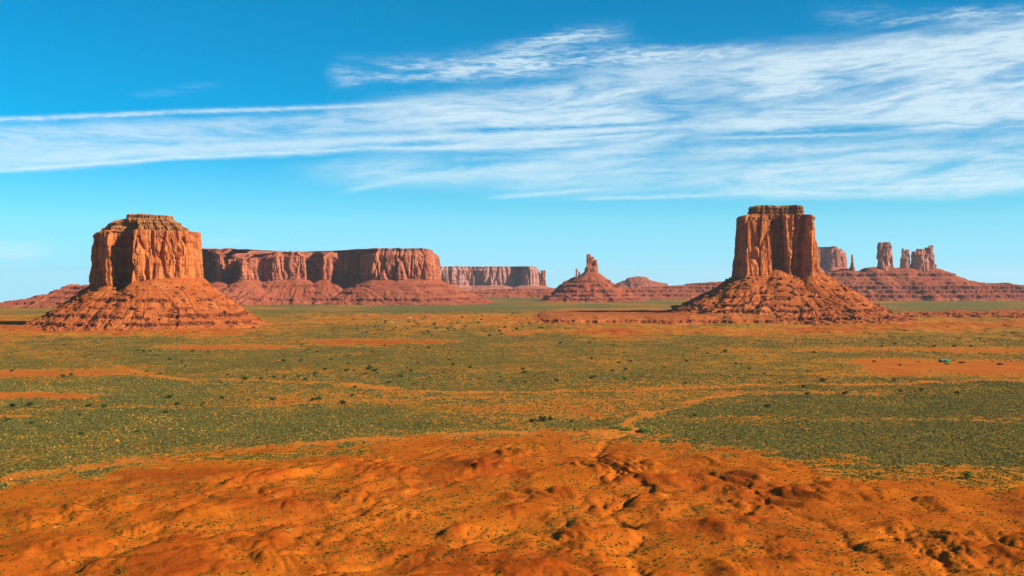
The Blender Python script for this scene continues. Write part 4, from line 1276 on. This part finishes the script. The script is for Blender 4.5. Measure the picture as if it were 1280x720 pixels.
for _ in range(90):
    px = rs.uniform(330, 900) if rs.random() < .5 else rs.uniform(0, 1280); py = rs.uniform(423, 482)
    juniper(px, py, rs.uniform(.45, .95), rs.choice((0, 1, 2)), 'dark juniper bush dotted on the middle of the sage plain', 'juniper bushes across the middle plain', rs)
for _ in range(90):
    px = rs.uniform(440, 700); py = rs.uniform(388, 421)
    juniper(px, py, rs.uniform(.7, 1.5), rs.choice((0, 1, 2)), 'tiny dark bush far out on the plain towards the promontory and the lone spire', 'bushes far out on the plain', rs)
juniper(666, 527.5, .95, 1, 'rounded dark juniper, leftmost of the row of three in the middle of the plain', None, rs)
juniper(678, 526.5, 1.15, 1, 'large dark juniper in the middle of the row of three on the plain', None, rs)
juniper(688.5, 525, .9, 0, 'dark juniper at the right end of the row of three on the plain', None, rs)
juniper(1208.5, 598, 1.25, 4, 'lone dark green juniper on the bare orange slope at right', None, rs)
juniper(771, 536, .9, 3, 'bright yellow-green bush, leftmost of three in the sandy wash', None, rs, 'wash_bush')
juniper(784, 537, 1.0, 3, 'bright yellow-green bush, middle one of three in the sandy wash', None, rs, 'wash_bush')
juniper(806, 537.5, 1.1, 3, 'bright yellow-green bush, rightmost of three in the sandy wash', None, rs, 'wash_bush')

# ------------------------------------------------------------------ homestead
def plain(name, c, rough=0.8):
    m, q, b = new_mat(name)
    geo_ = q.new('ShaderNodeNewGeometry')
    n = q.noise(geo_.outputs['Position'], 1.3, 4, 0.6)
    q.l.new(q.mix(n, tuple(x * 0.8 for x in c), tuple(min(1, x * 1.15) for x in c)), b.inputs['Base Color'])
    b.inputs['Roughness'].default_value = rough
    return m


M_teal = plain('teal_metal_roof', (0.05, 0.20, 0.15), 0.5)
M_green = plain('green_painted_wall', (0.06, 0.36, 0.07))
M_dwall = plain('dark_plank_wall', (0.07, 0.06, 0.05))
M_wood = plain('weathered_wood', (0.16, 0.07, 0.04))
M_glass = plain('window_glass', (0.03, 0.04, 0.05), 0.2)
M_white = plain('white_paint', (0.75, 0.73, 0.70))
M_mound = plain('dark_earth', (0.20, 0.05, 0.02))
M_trim = plain('pale_trim', (0.55, 0.50, 0.42))


def box(cx, cy, cz, sx, sy, sz):
    v = [(cx + a * sx / 2, cy + b * sy / 2, cz + c * sz / 2) for c in (-1, 1) for b in (-1, 1) for a in (-1, 1)]
    q = [(0, 2, 3, 1), (4, 5, 7, 6), (0, 1, 5, 4), (1, 3, 7, 5), (3, 2, 6, 7), (2, 0, 4, 6)]
    return v, q


def joined(name, boxes, mat):
    V = []; Q = []
    for b in boxes:
        v, q = box(*b); k = len(V); V += v; Q += [tuple(i + k for i in f) for f in q]
    return mesh_np(name, np.array(V), quads=np.array(Q), mat=mat)


def gable(name, L, Wd, z, rise, mat, over=0.5, th=0.15):
    a = L / 2 + over; b = Wd / 2 + over
    V = []
    for s in (0, th):
        V += [(-a, -b, z + s), (a, -b, z + s), (a, 0, z + rise + s), (-a, 0, z + rise + s), (-a, b, z + s), (a, b, z + s)]
    Q = [(6, 7, 8, 9), (9, 8, 11, 10), (1, 0, 3, 2), (2, 3, 4, 5), (0, 1, 7, 6), (5, 4, 10, 11), (0, 6, 9, 3), (3, 9, 10, 4), (1, 2, 8, 7), (2, 5, 11, 8)]
    return mesh_np(name, np.array(V), quads=np.array(Q), mat=mat)


def house(name, label, cat, px, py, L, Wd, hw, rise, mw, mr, rot=0.0, gable_end=True, door=True):
    x, y = gnd(px, py)
    z = float(ground_z(np.array([x]), np.array([y]))[0]) - 0.2
    r = thing(name, label, cat, (x, y, z)); r.rotation_euler = (0, 0, rot)
    body = joined('wall', [(0, 0, hw / 2, L, Wd, hw)], mw)
    # gable triangles belong to the wall
    link('wall', body, r)
    gm = mesh_np('gable_wall', np.array([(-L / 2, -Wd / 2, hw), (-L / 2, Wd / 2, hw), (-L / 2, 0, hw + rise * .97), (L / 2, -Wd / 2, hw), (L / 2, Wd / 2, hw), (L / 2, 0, hw + rise * .97)]),
                 tris=np.array([(0, 2, 1), (3, 4, 5)]), mat=mw)
    link('gable_wall', gm, r)
    link('roof', gable('roof', L, Wd, hw, rise, mr), r)
    if door:
        link('door', joined('door', [(-L * .1, -Wd / 2 - .04, 1.05, 1.0, .06, 2.1)], M_dwall), r)
        for wx in (-L * .34, L * .2, L * .38):
            w = link('window', joined('window', [(wx, -Wd / 2 - .03, 1.6, 1.3, .05, 1.0)], M_trim), r)
            link('pane', joined('pane', [(wx, -Wd / 2 - .07, 1.6, 1.1, .03, .8)], M_glass), w)
    return r


def homestead():
    house('ranch_house', 'house with a teal metal roof on the bare orange ground at right', 'house', 1179, 452.3, 10.5, 8, 2.9, 1.8, M_dwall, M_teal, 0.15)
    house('green_shed', 'bright green shed joined close to the right side of the teal-roofed house', 'shed', 1184.6, 452.8, 4.2, 5, 3.0, 0.9, M_green, M_green, 0.1, door=True)
    x, y = gnd(1202, 454.2)
    r = thing('brush_shelter', 'long low weathered wooden ramada right of the green shed', 'shelter', (x, y, 0.3)); r.rotation_euler = (0, 0, -.08)
    link('roof', joined('roof', [(0, 0, 2.5, 12.5, 5, .35)], M_wood), r)
    for px_ in (-5.8, -2, 2, 5.8):
        for sy in (-2.2, 2.2):
            link('post', joined('post', [(px_, sy, 1.15, .28, .28, 2.4)], M_wood), r)
    link('back_wall', joined('back_wall', [(1, 2.35, 1.0, 8, .12, 2.0)], M_dwall), r)
    # pick-up truck behind the shelter
    x, y = gnd(1193, 451.2)
    t = thing('parked_truck', 'dark pickup truck parked between the green shed and the wooden ramada', 'truck', (x, y, 0.2)); t.rotation_euler = (0, 0, .4)
    link('body', joined('body', [(0, 0, .85, 5.2, 1.9, .7), (.3, 0, 1.5, 1.9, 1.7, .7), (-1.7, .88, 1.3, 1.9, .1, .35), (-1.7, -.88, 1.3, 1.9, .1, .35)], M_dwall), t)
    link('windscreen', joined('windscreen', [(1.29, 0, 1.5, .05, 1.4, .5)], M_glass), t)
    for wx in (-1.6, 1.6):
        for sy in (-.9, .9):
            n = 14; V = []; 
            for s in (-.12, .12):
                for j in range(n):
                    V.append((wx + .42 * math.cos(2 * math.pi * j / n), sy + s, .42 + .42 * math.sin(2 * math.pi * j / n)))
            V += [(wx, sy - .12, .42), (wx, sy + .12, .42)]
            Q = [(j, (j + 1) % n, n + (j + 1) % n, n + j) for j in range(n)]
            T = [(2 * n, (j + 1) % n, j) for j in range(n)] + [(2 * n + 1, n + j, n + (j + 1) % n) for j in range(n)]
            link('wheel', mesh_np('wheel', np.array(V), quads=np.array(Q), tris=np.array(T), mat=M_glass), t)
    # earth-covered hogan
    x, y = gnd(1251, 456.0)
    V = []; n = 28; nr = 9
    for i in range(nr):
        t_ = i / (nr - 1)
        for j in range(n):
            a = 2 * math.pi * j / n
            rr = 5.4 * math.cos(t_ * math.pi / 2 * .97) * (1 + .05 * math.sin(5 * a + 3 * t_))
            V.append((rr * math.cos(a), rr * math.sin(a), 3.2 * math.sin(t_ * math.pi / 2) + .1 * math.sin(7 * a)))
    h = thing('earth_hogan', 'round earth-covered dome dwelling at the right end of the bare clearing', 'hogan', (x, y, 0))
    link('dome', mesh_np('dome', np.array(V), quads=grid_quads(nr, n, wrap=True), mat=M_mound, smooth=True), h)
    link('doorway', joined('doorway', [(-1.0, -5.0, 1.1, 1.8, 1.6, 2.2)], M_dwall), h)
    link('smoke_pipe', joined('smoke_pipe', [(0, 0, 3.5, .35, .35, 1.2)], M_dwall), h)
    juniper(1184, 455.6, .95, 3, 'bright green leafy tree standing in front of the green shed', None, rs, 'yard_tree', 'tree')
    juniper(1241, 452.2, .55, 3, 'small bright green bush left of the earth dome', None, rs, 'yard_bush')
    # woodpile / corral left
    x, y = gnd(1148, 453)
    c = thing('log_corral', 'small dark log corral left of the teal-roofed house', 'corral', (x, y, 0.2))
    for i in range(9):
        a = 2 * math.pi * i / 9
        link('post', joined('post', [(3.2 * math.cos(a), 3.2 * math.sin(a), .9, .3, .3, 1.9)], M_wood), c)
    for hgt in (.6, 1.1, 1.6):
        V = []; Q = []
        for i in range(9):
            a = 2 * math.pi * i / 9
            for rr, zz in ((3.15, hgt - .1), (3.3, hgt - .1), (3.3, hgt + .1), (3.15, hgt + .1)):
                V.append((rr * math.cos(a), rr * math.sin(a), zz))
        for i in range(9):
            k, k2 = i * 4, ((i + 1) % 9) * 4
            for j in range(4):
                Q.append((k + j, k2 + j, k2 + (j + 1) % 4, k + (j + 1) % 4))
        link('rail', mesh_np('rail', np.array(V), quads=np.array(Q), mat=M_wood), c)
    house('white_house', 'tiny white house far out on the plain below the promontory', 'house', 513, 398.5, 6, 5, 2.6, 1.4, M_white, M_white, 0.2)
    house('tan_house', 'tiny tan house far out on the plain, left of the white one', 'house', 491, 404.2, 7, 5, 2.6, 1.2, M_trim, M_trim, -0.3)


homestead()

# ------------------------------------------------------------------ the air
def haze():
    me = joined('haze', [(0, 0, 0, 1, 1, 1)], None)
    m = bpy.data.materials.new('thin_haze'); m.use_nodes = True
    nt = m.node_tree; nt.nodes.clear()
    o = nt.nodes.new('ShaderNodeOutputMaterial'); v = nt.nodes.new('ShaderNodeVolumePrincipled')
    v.inputs['Color'].default_value = (0.80, 0.88, 1.0, 1)
    v.inputs['Density'].default_value = HAZE
    v.inputs['Anisotropy'].default_value = 0.2
    nt.links.new(v.outputs[0], o.inputs['Volume'])
    me.materials.append(m)
    ob = link('haze', me)
    top = 520.0; bot = -1200.0
    ob.location = (0, 0, (top + bot) / 2); ob.scale = (90000, 90000, top - bot)
    tag(ob, kind='stuff', label='thin pale blue haze filling the air over the valley', cat='haze')
    return ob


HAZE = 0.0000105
haze()
